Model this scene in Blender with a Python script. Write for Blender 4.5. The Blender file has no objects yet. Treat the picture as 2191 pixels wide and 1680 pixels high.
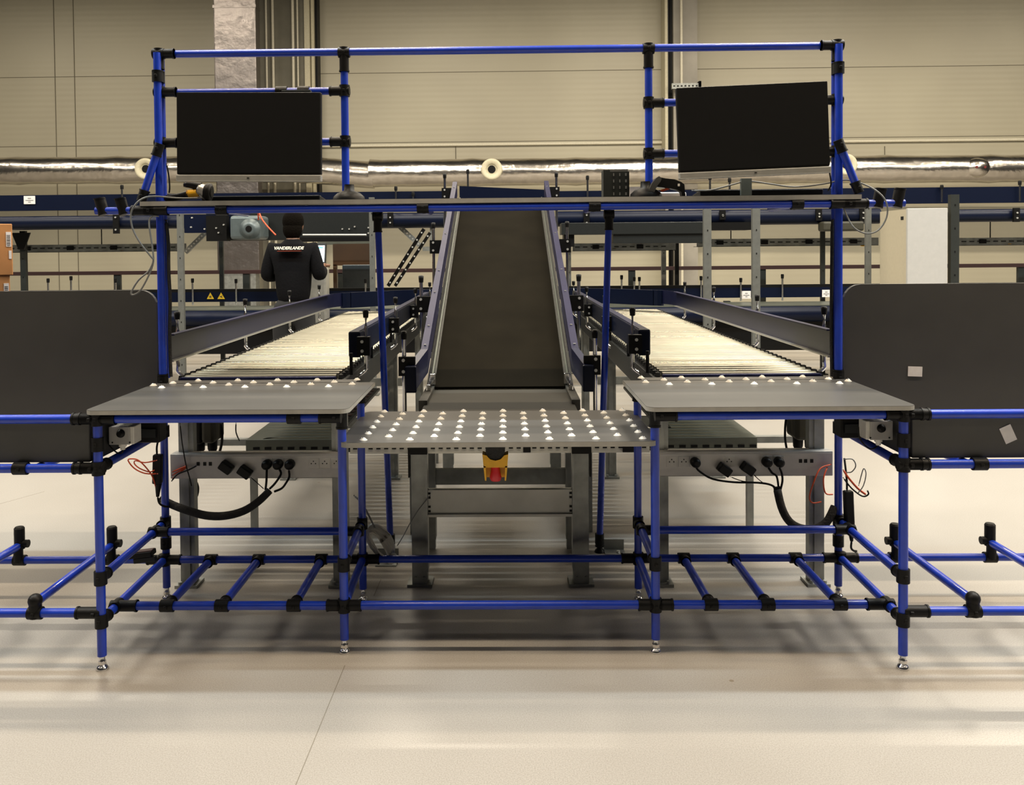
import bpy, bmesh, math, random
from mathutils import Vector, Matrix
random.seed(7)
S = bpy.context.scene
COL = S.collection
# ---------------------------------------------------------------- camera
F, PX, PY = 1850.0, 1050.0, 580.0
YAW, PITCH, ROLL = .0164, .0243, -.0089
CAMZ = 1.35
cam = bpy.data.cameras.new('camera'); cam.sensor_width = 36; cam.lens = F*36/2191
cam.shift_x = (1095.5-PX)/2191; cam.shift_y = (PY-840)/2191
cam.clip_end = 200
camo = bpy.data.objects.new('camera', cam); COL.objects.link(camo)
RM = Matrix.Rotation(YAW, 3, 'Z') @ Matrix.Rotation(math.pi/2-PITCH, 3, 'X') @ Matrix.Rotation(ROLL, 3, 'Z')
camo.matrix_world = Matrix.Translation((0, 0, CAMZ)) @ RM.to_4x4()
S.camera = camo
def at(px, py, X=None, Y=None, Z=None):
    """real-world point seen at a photo pixel, on a given plane of the place"""
    d = RM @ Vector(((px-PX)/F, -(py-PY)/F, -1.0))
    t = Y/d.y if Y is not None else ((Z-CAMZ)/d.z if Z is not None else X/d.x)
    return Vector((0, 0, CAMZ)) + d*t
# ---------------------------------------------------------------- world, lights, exposure
W = bpy.data.worlds.new('hall'); S.world = W; W.use_nodes = True
bg = W.node_tree.nodes['Background']; bg.inputs[0].default_value = (1.0, .93, .82, 1); bg.inputs[1].default_value = .03
S.view_settings.view_transform = 'Standard'; S.view_settings.look = 'None'
S.view_settings.gamma = 1; S.view_settings.exposure = 0.0
try: S.view_settings.use_curve_mapping = False
except Exception: pass
def lamp_row(y, z, power, xs, length=3.0, width=.16, col=(1, .88, .70)):
    for x, k in xs:
        L = bpy.data.lights.new('lamp', 'AREA'); L.shape = 'RECTANGLE'; L.size = length; L.size_y = width
        L.energy = power*k; L.color = col
        o = bpy.data.objects.new('ceiling_lamp', L); COL.objects.link(o); o.location = (x, y, z)
ROW = [(-13.2, .8), (-7.6, .8), (-2.0, 1), (3.6, 1.15), (9.2, 1.2), (14.8, 1)]
lamp_row(-3.0, 7.8, 35, ROW, col=(1, .9, .8))
lamp_row(1.7, 7.8, 300, ROW, col=(1, .82, .6))
lamp_row(3.8, 7.8, 280, ROW, col=(.8, .93, 1))
lamp_row(5.6, 7.8, 290, ROW, col=(1, .86, .66))
lamp_row(9.8, 7.8, 210, ROW)
lamp_row(14.5, 7.8, 330, ROW)
# ---------------------------------------------------------------- materials
MATS = {}
def mat(name, rgb, rough=.5, metal=0., bump=0., scale=30., var=.08, emit=0, aniso=None, spec=.5, coat=0):
    m = bpy.data.materials.new(name); m.use_nodes = True; nt = m.node_tree; N = nt.nodes; L = nt.links
    b = N['Principled BSDF']
    b.inputs['Roughness'].default_value = rough; b.inputs['Metallic'].default_value = metal
    b.inputs['Specular IOR Level'].default_value = spec
    if coat: b.inputs['Coat Weight'].default_value = coat
    tc = N.new('ShaderNodeTexCoord'); no = N.new('ShaderNodeTexNoise'); no.inputs['Scale'].default_value = scale
    no.inputs['Detail'].default_value = 5
    L.new(tc.outputs['Object'], no.inputs['Vector'])
    if aniso:
        mp = N.new('ShaderNodeMapping'); mp.inputs['Scale'].default_value = aniso
        L.new(tc.outputs['Object'], mp.inputs[0]); L.new(mp.outputs[0], no.inputs['Vector'])
    mr = N.new('ShaderNodeMapRange'); mr.inputs['From Min'].default_value = .3; mr.inputs['From Max'].default_value = .7
    mr.inputs['To Min'].default_value = 1-var; mr.inputs['To Max'].default_value = 1+var
    L.new(no.outputs['Fac'], mr.inputs['Value'])
    vm = N.new('ShaderNodeVectorMath'); vm.operation = 'SCALE'; vm.inputs[0].default_value = rgb
    L.new(mr.outputs[0], vm.inputs['Scale']); L.new(vm.outputs[0], b.inputs['Base Color'])
    if bump:
        bp = N.new('ShaderNodeBump'); bp.inputs['Strength'].default_value = bump; bp.inputs['Distance'].default_value = .02
        L.new(no.outputs['Fac'], bp.inputs['Height']); L.new(bp.outputs[0], b.inputs['Normal'])
    if emit:
        b.inputs['Emission Color'].default_value = (*rgb, 1); b.inputs['Emission Strength'].default_value = emit
    MATS[name] = m
    return m
mat('blue', (.006, .038, .42), .33, spec=.55, coat=.15)
mat('joint', (.0045, .0045, .0045), .45, spec=.2, bump=.05, scale=80)
mat('edge', (.34, .33, .30), .5)  # light grey edging, lightened further to stand in for weak front light
mat('board', (.068, .066, .062), .38, var=.05, scale=12)
mat('board_dark', (.06, .059, .055), .45, var=.05, scale=10)
mat('panel', (.05, .049, .046), .5, var=.05, scale=10)
mat('navy', (.0016, .0045, .018), .4, spec=.2, var=.05)
mat('navy_gloss', (.03, .035, .11), .25, metal=.7, var=.05)
mat('guardmetal', (.008, .010, .034), .36, spec=.3, var=.08, aniso=(30, 1, 30))
mat('navy_sheen_rail', (.011, .0105, .036), .45, spec=.2)  # navy rail, sky reflection mixed into its base colour
mat('galv', (.27, .28, .265), .42, metal=.6, bump=.02, scale=14, var=.22)
mat('steel_light', (.5, .5, .46), .45, metal=.35, var=.1, scale=8)
mat('profile', (.055, .053, .045), .5, metal=.2, spec=.3, var=.2, scale=40)
mat('roller', (.22, .207, .16), .34, metal=.9, var=.06, scale=20)
mat('chrome', (.8, .8, .8), .15, metal=1)
mat('steel_post', (.13, .135, .125), .5, metal=.3)
mat('black', (.004, .004, .004), .45, spec=.2)
mat('black_soft', (.012, .012, .012), .7, bump=.3, scale=120)
mat('screen', (.0035, .0035, .0035), .5, spec=.25)
mat('silver', (.42, .41, .37), .35, metal=.5)
mat('belt', (.008, .0065, .004), .9, spec=.03, var=.15, scale=5, bump=.02)
mat('belt_light', (.03, .027, .02), .6, spec=.2, var=.1, scale=6)
mat('white_plastic', (.72, .7, .64), .35)
mat('socket_white', (.5, .49, .45), .45)
mat('trunking', (.42, .41, .39), .4, metal=.25, var=.05)
mat('nozzle', (.62, .58, .43), .5)
mat('foil', (.62, .58, .52), .22, metal=1, bump=.5, scale=7, var=.1)
mat('foil_box', (.17, .153, .145), .33, metal=.85, bump=1.0, scale=4.5, var=.1)
mat('column', (.16, .15, .115), .6, var=.12, scale=3)
mat('column_light', (.3, .28, .24), .6, var=.2, scale=1.5)
mat('trim_cream', (.5, .46, .33), .5)
mat('cream_pipe', (.62, .58, .46), .45)
mat('floorline', (.16, .14, .11), .6)
mat('darkline', (.14, .125, .09), .8)
mat('gunmetal', (.011, .013, .013), .45, spec=.3)
mat('greenish', (.13, .14, .115), .4, metal=.5, var=.12, scale=7)
mat('drive_grey', (.03, .035, .035), .4, metal=.3)
mat('gearbox', (.1, .125, .13), .4, metal=.3)
mat('olive', (.03, .028, .016), .6)
mat('orange', (.6, .07, .015), .5)
mat('yellow', (.8, .42, .01), .4)
mat('yellow_label', (.75, .5, .02), .5)
mat('dark_red', (.12, .01, .01), .5)
mat('red', (.6, .02, .03), .4)
mat('grey_cable', (.16, .165, .16), .5)
mat('clear_coil', (.5, .48, .43), .3)
mat('cardboard', (.48, .22, .075), .8, var=.06)
mat('paper', (.75, .72, .7), .7)
mat('ink', (.03, .03, .03), .7)
mat('cabinet_side_lit', (.46, .41, .30), .5, var=.03)  # white cabinet body, warm light on its side put into the colour
mat('cabinet_white', (.42, .415, .40), .45, var=.03)
mat('post_dark', (.02, .023, .021), .5, spec=.3)
mat('brown_ply', (.05, .022, .006), .6, var=.2, scale=3)
mat('shirt', (.005, .005, .006), .9, spec=.1, bump=.2, scale=60)
mat('trousers', (.008, .008, .009), .85)
mat('hair', (.004, .003, .002), .9, spec=.05, bump=.5, scale=90)
mat('skin', (.16, .075, .04), .5)
mat('lettering', (.85, .82, .7), .6)
mat('screen_lit', (.75, .92, 1.0), .3, emit=1.6)
mat('screen_bar', (.1, .5, .75), .3, emit=.9)
mat('dark_brown', (.03, .008, .006), .6)
mat('greybox', (.06, .07, .075), .5)
mat('bolt', (.7, .7, .66), .3, metal=.6)

def floor_material():
    m = bpy.data.materials.new('floor_coating'); m.use_nodes = True; nt = m.node_tree; N = nt.nodes; L = nt.links
    b = N['Principled BSDF']; tc = N.new('ShaderNodeTexCoord')
    a = N.new('ShaderNodeTexNoise'); a.inputs['Scale'].default_value = 260; a.inputs['Detail'].default_value = 3
    c = N.new('ShaderNodeTexNoise'); c.inputs['Scale'].default_value = .9; c.inputs['Detail'].default_value = 5
    L.new(tc.outputs['Object'], a.inputs['Vector']); L.new(tc.outputs['Object'], c.inputs['Vector'])
    r = N.new('ShaderNodeValToRGB'); r.color_ramp.elements[0].position = .33; r.color_ramp.elements[1].position = .62
    r.color_ramp.elements[0].color = (.26, .24, .215, 1); r.color_ramp.elements[1].color = (.35, .33, .30, 1)
    L.new(a.outputs['Fac'], r.inputs[0])
    mx = N.new('ShaderNodeMix'); mx.data_type = 'RGBA'; mx.blend_type = 'MULTIPLY'; mx.inputs['Factor'].default_value = 1
    r2 = N.new('ShaderNodeValToRGB'); r2.color_ramp.elements[0].position = .35; r2.color_ramp.elements[1].position = .65
    r2.color_ramp.elements[0].color = (.88, .87, .86, 1); r2.color_ramp.elements[1].color = (1, 1, 1, 1)
    L.new(c.outputs['Fac'], r2.inputs[0]); L.new(r.outputs[0], mx.inputs[6]); L.new(r2.outputs[0], mx.inputs[7])
    v = N.new('ShaderNodeTexVoronoi'); v.inputs['Scale'].default_value = 2.3; v.inputs['Randomness'].default_value = 1
    L.new(tc.outputs['Object'], v.inputs['Vector'])
    lt = N.new('ShaderNodeMath'); lt.operation = 'LESS_THAN'; lt.inputs[1].default_value = .018; L.new(v.outputs['Distance'], lt.inputs[0])
    m2 = N.new('ShaderNodeMix'); m2.data_type = 'RGBA'; L.new(lt.outputs[0], m2.inputs[0]); L.new(mx.outputs[2], m2.inputs[6])
    m2.inputs[7].default_value = (.2, .17, .13, 1)
    L.new(m2.outputs[2], b.inputs['Base Color'])
    b.inputs['Roughness'].default_value = .33; b.inputs['Specular IOR Level'].default_value = .5
    bp = N.new('ShaderNodeBump'); bp.inputs['Strength'].default_value = .04; L.new(a.outputs['Fac'], bp.inputs['Height']); L.new(bp.outputs[0], b.inputs['Normal'])
    return m
def wall_material():
    m = bpy.data.materials.new('wall_cladding'); m.use_nodes = True; nt = m.node_tree; N = nt.nodes; L = nt.links
    b = N['Principled BSDF']; tc = N.new('ShaderNodeTexCoord'); sp = N.new('ShaderNodeSeparateXYZ')
    L.new(tc.outputs['Object'], sp.inputs[0])
    wv = N.new('ShaderNodeTexWave'); wv.bands_direction = 'Z'; wv.inputs['Scale'].default_value = 2.4
    L.new(tc.outputs['Object'], wv.inputs['Vector'])
    bp = N.new('ShaderNodeBump'); bp.inputs['Strength'].default_value = .12; bp.inputs['Distance'].default_value = .01
    L.new(wv.outputs['Fac'], bp.inputs['Height']); L.new(bp.outputs[0], b.inputs['Normal'])
    no = N.new('ShaderNodeTexNoise'); no.inputs['Scale'].default_value = .35; L.new(tc.outputs['Object'], no.inputs['Vector'])
    r = N.new('ShaderNodeValToRGB'); r.color_ramp.elements[0].color = (.36, .33, .25, 1); r.color_ramp.elements[1].color = (.43, .40, .30, 1)
    r.color_ramp.elements[0].position = .3; r.color_ramp.elements[1].position = .7
    L.new(no.outputs['Fac'], r.inputs[0]); L.new(r.outputs[0], b.inputs['Base Color'])
    b.inputs['Roughness'].default_value = .42
    return m
def vary_by_object(name, amt):
    nt = MATS[name].node_tree; b = nt.nodes['Principled BSDF']; oi = nt.nodes.new('ShaderNodeObjectInfo')
    mr = nt.nodes.new('ShaderNodeMapRange'); mr.inputs['To Min'].default_value = b.inputs['Roughness'].default_value-amt; mr.inputs['To Max'].default_value = b.inputs['Roughness'].default_value+amt
    nt.links.new(oi.outputs['Random'], mr.inputs['Value']); nt.links.new(mr.outputs[0], b.inputs['Roughness'])
vary_by_object('roller', .12)
FLOORM = floor_material(); WALLM = wall_material()

# ---------------------------------------------------------------- mesh builder
def frame_of(d):
    d = d.normalized(); up = Vector((0, 0, 1)) if abs(d.z) < .95 else Vector((1, 0, 0))
    a = d.cross(up).normalized(); b = a.cross(d).normalized(); return a, b
class MB:
    def __init__(s): s.v = []; s.f = []; s.sm = []
    def add(s, vs, fs, smooth=False):
        o = len(s.v); s.v += [Vector(p) for p in vs]; s.f += [[i+o for i in f] for f in fs]; s.sm += [smooth]*len(fs); return s
    def box(s, c, d, rot=None, ch=0.0):
        hx, hy, hz = [k/2 for k in d]; c = Vector(c)
        if ch > 0:
            bm = bmesh.new(); bmesh.ops.create_cube(bm, size=1)
            for v in bm.verts: v.co = Vector((v.co.x*d[0], v.co.y*d[1], v.co.z*d[2]))
            bmesh.ops.bevel(bm, geom=bm.edges[:], offset=min(ch, min(d)*.45), segments=2, profile=.5, affect='EDGES')
            bm.verts.index_update()
            vs = [v.co.copy() for v in bm.verts]; fs = [[v.index for v in f.verts] for f in bm.faces]; bm.free()
        else:
            vs = [Vector((x, y, z)) for x in (-hx, hx) for y in (-hy, hy) for z in (-hz, hz)]
            fs = [(0, 1, 3, 2), (4, 6, 7, 5), (0, 4, 5, 1), (2, 3, 7, 6), (0, 2, 6, 4), (1, 5, 7, 3)]
        if rot: vs = [rot @ v for v in vs]
        return s.add([v+c for v in vs], fs)
    def span(s, a, b, ch=0.0):
        a = Vector(a); b = Vector(b); return s.box((a+b)/2, [abs(b[i]-a[i]) for i in range(3)], ch=ch)
    def tube(s, p, q, r, n=14, r2=None, cap=True):
        p = Vector(p); q = Vector(q); a, b = frame_of(q-p); r2 = r if r2 is None else r2
        vs = []
        for c, rr in ((p, r), (q, r2)):
            for i in range(n): t = 2*math.pi*i/n; vs.append(c+a*math.cos(t)*rr+b*math.sin(t)*rr)
        s.add(vs, [(i, (i+1) % n, n+(i+1) % n, n+i) for i in range(n)], True)
        if cap: s.add(vs[:n], [list(range(n))[::-1]]); s.add(vs[n:], [list(range(n))])
        return s
    def path(s, pts, r, n=8, smooth=4, closed=False):
        pts = [Vector(p) for p in pts]
        if smooth and len(pts) > 2:
            out = []; m = len(pts)
            for i in range(m-1):
                p0 = pts[max(i-1, 0)]; p1 = pts[i]; p2 = pts[i+1]; p3 = pts[min(i+2, m-1)]
                for k in range(smooth):
                    t = k/smooth
                    out.append(.5*((2*p1)+(p2-p0)*t+(2*p0-5*p1+4*p2-p3)*t*t+(3*p1-p0-3*p2+p3)*t**3))
            out.append(pts[-1]); pts = out
        vs = []; m = len(pts); pa = None
        for i, p in enumerate(pts):
            d = (pts[min(i+1, m-1)]-pts[max(i-1, 0)])
            if d.length < 1e-7: d = Vector((0, 0, 1))
            d.normalize()
            if pa is None: a, b = frame_of(d)
            else:
                a = (pa-d*pa.dot(d)); a = a.normalized() if a.length > 1e-6 else frame_of(d)[0]; b = d.cross(a)
            pa = a
            rr = r(i/(m-1)) if callable(r) else r
            for k in range(n): t = 2*math.pi*k/n; vs.append(p+a*math.cos(t)*rr+b*math.sin(t)*rr)
        fs = [(i*n+k, i*n+(k+1) % n, (i+1)*n+(k+1) % n, (i+1)*n+k) for i in range(m-1) for k in range(n)]
        s.add(vs, fs, True); s.add(vs[:n], [list(range(n))[::-1]]); s.add(vs[-n:], [list(range(n))])
        return s
    def lathe(s, c, prof, n=20, axis=(0, 0, 1), smooth=True):
        c = Vector(c); ax = Vector(axis).normalized(); a, b = frame_of(ax); vs = []
        for r, h in prof:
            for i in range(n): t = 2*math.pi*i/n; vs.append(c+ax*h+(a*math.cos(t)+b*math.sin(t))*r)
        m = len(prof)
        s.add(vs, [(j*n+i, j*n+(i+1) % n, (j+1)*n+(i+1) % n, (j+1)*n+i) for j in range(m-1) for i in range(n)], smooth)
        s.add(vs[:n], [list(range(n))[::-1]]); s.add(vs[-n:], [list(range(n))])
        return s
    def prism(s, poly, vec):
        """poly: list of 3D points (planar); extruded by vec"""
        n = len(poly); vec = Vector(vec); a = [Vector(p) for p in poly]
        s.add(a+[p+vec for p in a], [list(range(n))[::-1], [n+i for i in range(n)]]+[(i, (i+1) % n, n+(i+1) % n, n+i) for i in range(n)])
        return s
    def ball(s, c, r, sc=(1, 1, 1), n=14, rot=None):
        m = n//2+1; vs = []; c = Vector(c)
        for j in range(m+1):
            ph = math.pi*j/m
            for i in range(n):
                t = 2*math.pi*i/n
                v = Vector((math.sin(ph)*math.cos(t)*r*sc[0], math.sin(ph)*math.sin(t)*r*sc[1], math.cos(ph)*r*sc[2]))
                if rot: v = rot @ v
                vs.append(c+v)
        return s.add(vs, [(j*n+i, (j+1)*n+i, (j+1)*n+(i+1) % n, j*n+(i+1) % n) for j in range(m) for i in range(n)], True)
    def build(s, name, m, parent=None):
        me = bpy.data.meshes.new(name); off = Vector((0, 0, 0)); p = parent
        while p is not None: off += p.location; p = p.parent
        if parent is None:
            lo = Vector([min(v[i] for v in s.v) for i in range(3)]); hi = Vector([max(v[i] for v in s.v) for i in range(3)])
            off = Vector(((lo.x+hi.x)/2, (lo.y+hi.y)/2, lo.z))
        me.from_pydata([v-off for v in s.v], [], s.f); me.update()
        bm = bmesh.new(); bm.from_mesh(me); bmesh.ops.remove_doubles(bm, verts=bm.verts[:], dist=1e-6) if False else None
        bmesh.ops.recalc_face_normals(bm, faces=bm.faces[:]); bm.to_mesh(me); bm.free()
        for i, q in enumerate(me.polygons): q.use_smooth = s.sm[i]
        me.materials.append(MATS[m] if isinstance(m, str) else m)
        o = bpy.data.objects.new(name, me); COL.objects.link(o)
        if parent is not None: o.parent = parent
        else: o.location = off
        return o
def tag(o, label, cat, group=None, kind=None):
    o['label'] = label; o['category'] = cat
    if group: o['group'] = group
    if kind: o['kind'] = kind
    return o
def thing(name, label, cat, loc, group=None):
    o = bpy.data.objects.new(name, None); o.empty_display_size = .1; COL.objects.link(o); o.location = loc
    return tag(o, label, cat, group)
def struct(mb, name, m, label=None):
    o = mb.build(name, m); o['kind'] = 'structure'
    if label: o['label'] = label
    return o
def child_copy(o, parent, loc=(0, 0, 0)):
    c = o.copy(); COL.objects.link(c); c.parent = parent; c.location = loc
    for g in o.children:
        d = g.copy(); COL.objects.link(d); d.parent = c
    return c
XC = -.028
def sx(s, x): return XC+s*x
V = Vector
SIDE = {-1: 'left', 1: 'right'}

# ================================================================ the setting
struct(MB().span((-16, -6, -.1), (16, 21.2, 0)), 'floor', FLOORM, 'pale beige speckled concrete floor')
struct(MB().span((-16, 20.6, 0), (16, 20.9, 10)), 'wall_back', WALLM, 'beige metal clad hall wall')
def flat_strip(px0, py0, px1, py1, Y, th, m, name, label=None, dep=.03):
    a = at(px0, py0, Y=Y); b = at(px1, py1, Y=Y)
    return struct(MB().span((min(a.x, b.x)-th/2, Y-dep, min(a.z, b.z)-th/2), (max(a.x, b.x)+th/2, Y, max(a.z, b.z)+th/2)), name, m, label)
tn = 1
for (p0, p1) in (((738, 1424), (600, 1760)), ((815, 1240), (800, 1275)), ((-60, 1095), (95, 1052))):
    a, b = at(*p0, Z=0), at(*p1, Z=0); d_ = (b-a); n_ = V((d_.y, -d_.x, 0)).normalized()*.0012
    struct(MB().prism([a+n_, b+n_, b-n_, a-n_], (0, 0, .0004)), 'trim_%d' % tn, 'floorline', 'hairline joint in the floor coating'); tn += 1
for z in (5.57, 3.92):
    struct(MB().span((-16, 20.592, z), (16, 20.6, z+.012)), 'trim_%d' % tn, 'darkline', 'thin horizontal cladding joint'); tn += 1
for px in (113, 155):
    x = at(px, 150, Y=20.5).x
    struct(MB().span((x-.008, 20.59, 0), (x+.008, 20.6, 10)), 'trim_%d' % tn, 'darkline', 'thin dark vertical cladding joint'); tn += 1
# steel column behind the left monitor
def xw(px, py, Y): return at(px, py, Y=Y).x
c0, c1, c2 = xw(556, 100, 20.2), xw(652, 100, 20.2), xw(672, 100, 20.2)
struct(MB().span((c0, 20.2, 0), (c1, 20.6, 10)), 'trim_%d' % tn, 'column', 'dark grey building column behind the left monitor'); tn += 1
mb = MB(); mb.span((c1+.01, 20.12, 0), (c1+.13, 20.6, 10)); mb.span((c1+.15, 20.2, 0), (c2, 20.6, 10))
struct(mb, 'trim_%d' % tn, 'trim_cream', 'cream edge flashing beside the dark grey column'); tn += 1
struct(MB().span((c2, 20.3, 0), (c2+.06, 20.6, 10)), 'trim_%d' % tn, 'black', 'black gap beside the cream flashing'); tn += 1
for k, (px, r) in enumerate(((570, .022), (584, .03), (627, .032), (637, .018))):
    x = xw(px, 100, 20.1)
    o = MB().tube((x, 20.1, 0), (x, 20.1, 10), r).build('wall_pipe', 'cream_pipe')
    tag(o, ('cream vertical pipe, leftmost of the four on the dark column', 'cream vertical pipe, second from the left on the dark column',
            'thick cream vertical pipe, third from the left on the dark column', 'thin cream vertical pipe, rightmost on the dark column')[k], 'pipe', 'vertical pipes on the dark column')
# column at the right of the centre
d = [xw(p, 100, 20.2) for p in (1421, 1427, 1434, 1435.5, 1440, 1491)]
struct(MB().span((d[0], 20.1, 0), (d[1], 20.6, 10)), 'trim_%d' % tn, 'trim_cream', 'cream edge of the cladding by the right column'); tn += 1
mb = MB(); mb.span((d[1], 20.3, 0), (d[2], 20.6, 10)); mb.span((d[3], 20.3, 0), (d[4], 20.6, 10))
struct(mb, 'trim_%d' % tn, 'black', 'black slots beside the right column'); tn += 1
struct(MB().span((d[4], 20.15, 0), (d[5], 20.6, 10)), 'trim_%d' % tn, 'column_light', 'mottled grey column behind the right monitor'); tn += 1
x = xw(1458, 100, 20.05)
tag(MB().tube((x, 20.05, 0), (x, 20.05, 10), .03).build('wall_pipe', 'cream_pipe'), 'single cream pipe running up the mottled grey column', 'pipe')
t = thing('slotted_bracket', 'slotted galvanised rail bracket bolted across the mottled grey column', 'bracket', at(1467, 190, Y=20))
a, b = at(1436, 180, Y=20), at(1498, 191, Y=20)
MB().span((a.x, 19.9, b.z), (b.x, 20.0, a.z)).build('rail', 'galv', t)
for k in range(7): MB().box((a.x+.05+k*.085, 19.895, (a.z+b.z)/2), (.035, .012, .03)).build('slot', 'black', t); MB().span((b.x-.06, 19.86, b.z-.04), (b.x, 20.04, a.z+.04), ch=.01).build('end_cap', 'gunmetal', t)
def conduit(px0, px1, py0, label, r=.035):
    a, b = at(px0, py0[0], Y=20.56), at(px1, py0[1], Y=20.56); z = (a.z+b.z)/2
    o = MB().tube((a.x, 20.56, z), (b.x, 20.56, z), r).build('conduit', 'cream_pipe'); return tag(o, label, 'conduit', 'horizontal conduits on the hall wall')
conduit(690, 1452, (312, 306), 'pale horizontal conduit running along the wall between the monitors')
conduit(1775, 2260, (300, 301), 'pale horizontal conduit on the wall at the far right')
for px in (975, 1893):
    a = at(px, 313, Y=20.59); tag(MB().tube((a.x, 20.59, a.z), (a.x, 20.59, 3.0), .009).build('hanger_wire', 'darkline'),
        'thin hanger wire above the %s duct stretch' % ('middle' if px < 1000 else 'right'), 'wire', 'duct hanger wires')

# ---- round foil duct
dt = thing('foil_duct', 'long horizontal duct wrapped in shiny silver foil along the hall wall', 'duct', (0, 19.3, 2.9))
DZ = 3.15; DR = .3
def duct_seg(x0, x1, z0, z1, name='duct_section'):
    mb = MB(); n = 40; m = max(3, int(abs(x1-x0)/.25)); vs = []
    for i in range(m+1):
        t_ = i/m; x = x0+(x1-x0)*t_; z = z0+(z1-z0)*t_
        for k in range(n):
            an = 2*math.pi*k/n; rr = DR*(1+.02*math.sin(5*an+x*3)*math.sin(x*7))+(.018 if i % 9 == 0 else 0)
            vs.append((x, 19.3+math.cos(an)*rr, z+math.sin(an)*rr))
    mb.add(vs, [(i*n+k, i*n+(k+1) % n, (i+1)*n+(k+1) % n, (i+1)*n+k) for i in range(m) for k in range(n)], True)
    mb.add(vs[:n], [list(range(n))]); mb.add(vs[-n:], [list(range(n))])
    return mb.build(name, 'foil', dt)
xe = at(800, 370, Y=19.3).x; xm = at(660, 360, Y=19.3).x
duct_seg(-15.5, xm-.2, 3.24, 3.2); duct_seg(xm-.25, xe, 3.2, 3.04); duct_seg(xe-.08, 3.9, 3.08, 3.08); duct_seg(3.85, 15.5, 3.08, 3.02)
for px, py in ((310, 361), (1052, 362), (1812, 352)):
    c = at(px, py, Y=18.85)
    nz = MB().lathe((c.x, 19.1, c.z), [(.22, 0), (.225, .18), (.235, .23), (.225, .26), (.19, .27), (.15, .25), (.12, .24), (.11, .2)], 32, (0, -1, 0)).build('air_nozzle', 'nozzle', dt)
    MB().lathe((c.x, 18.9, c.z), [(.085, 0), (.085, .012)], 24, (0, -1, 0)).build('nozzle_opening', 'black', nz)
c = at(2096, 358, Y=19)
pf = MB().ball((c.x, 19.12, c.z), .3, (1.05, .6, .72), 24).build('access_fitting', 'foil', dt)
for dx in (-.09, .09): MB().lathe((c.x+dx, 18.96, c.z+.0), [(.028, 0), (.028, .02)], 14, (0, -1, 0)).build('plug', 'dark_red', pf)
# ---- vertical insulated duct
a, b = at(457, 100, Y=18.6), at(548, 100, Y=18.6)
mb = MB(); mb.span((a.x, 18.6, 0.9), (b.x, 18.93, 9.5), ch=.03)
for z in (1.6, 2.6, 3.6, 4.6, 5.6, 6.6): mb.span((a.x-.008, 18.592, z), (b.x+.008, 18.93, z+.06))
tag(mb.build('square_duct', 'foil_box'), 'vertical square duct wrapped in crumpled silver foil beside the dark column', 'duct')
tag(MB().span((a.x+.1, 18.65, 0), (b.x-.1, 18.95, .9)).build('duct_stand', 'galv'), 'steel stand at the foot of the vertical foil duct', 'stand')

# ================================================================ blue tube frames
TR = .0145
def tube(parent, name, p, q, m='blue', r=TR): return MB().tube(p, q, r, 18).build(name, m, parent)
def joint(parent, p, dirs, L=.05, ring=None, back=.02):
    """black moulded coupling: one sleeve per direction"""
    mb = MB(); p = V(p)
    for dd in dirs:
        dd = V(dd).normalized(); e = p+dd*L
        mb.tube(p-dd*(0 if abs(dd.y) > .5 else back), e, .0185, 16); mb.tube(e-dd*.006, e, .0205, 16)
    if ring:
        dd = V(ring).normalized(); mb.tube(p-dd*.022, p+dd*.022, .0205, 16)
    d0 = V(dirs[0]) if dirs else V((1, 0, 0))
    mb.box(p+V((0, -.019, 0)), (.012, .01, .012), ch=.003)
    return mb.build('coupling', 'joint', parent)
def foot(leg, x, y):
    mb = MB(); mb.lathe((x, y, 0), [(.019, 0), (.02, .004), (.015, .012), (.009, .016), (.009, .05)], 16)
    mb.lathe((x, y, .018), [(.0125, 0), (.0125, .01)], 6, smooth=False)
    return mb.build('levelling_foot', 'chrome', leg)
X1, X2, X3 = (1, 0, 0), (0, 1, 0), (0, 0, 1)
FR = thing('tube_workstation', 'large blue tube and black coupling workstation frame holding both desks and the high shelf', 'workstation', (XC, 3.1, 0))
YO, YI, YB, YP = 2.755, 2.87, 3.305, 3.36
ZD, ZM, ZL, ZS = .817, .30, .16, .657
ZSH = 1.513
YSF, YSR = 3.297, 3.83
xl = {}
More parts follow.
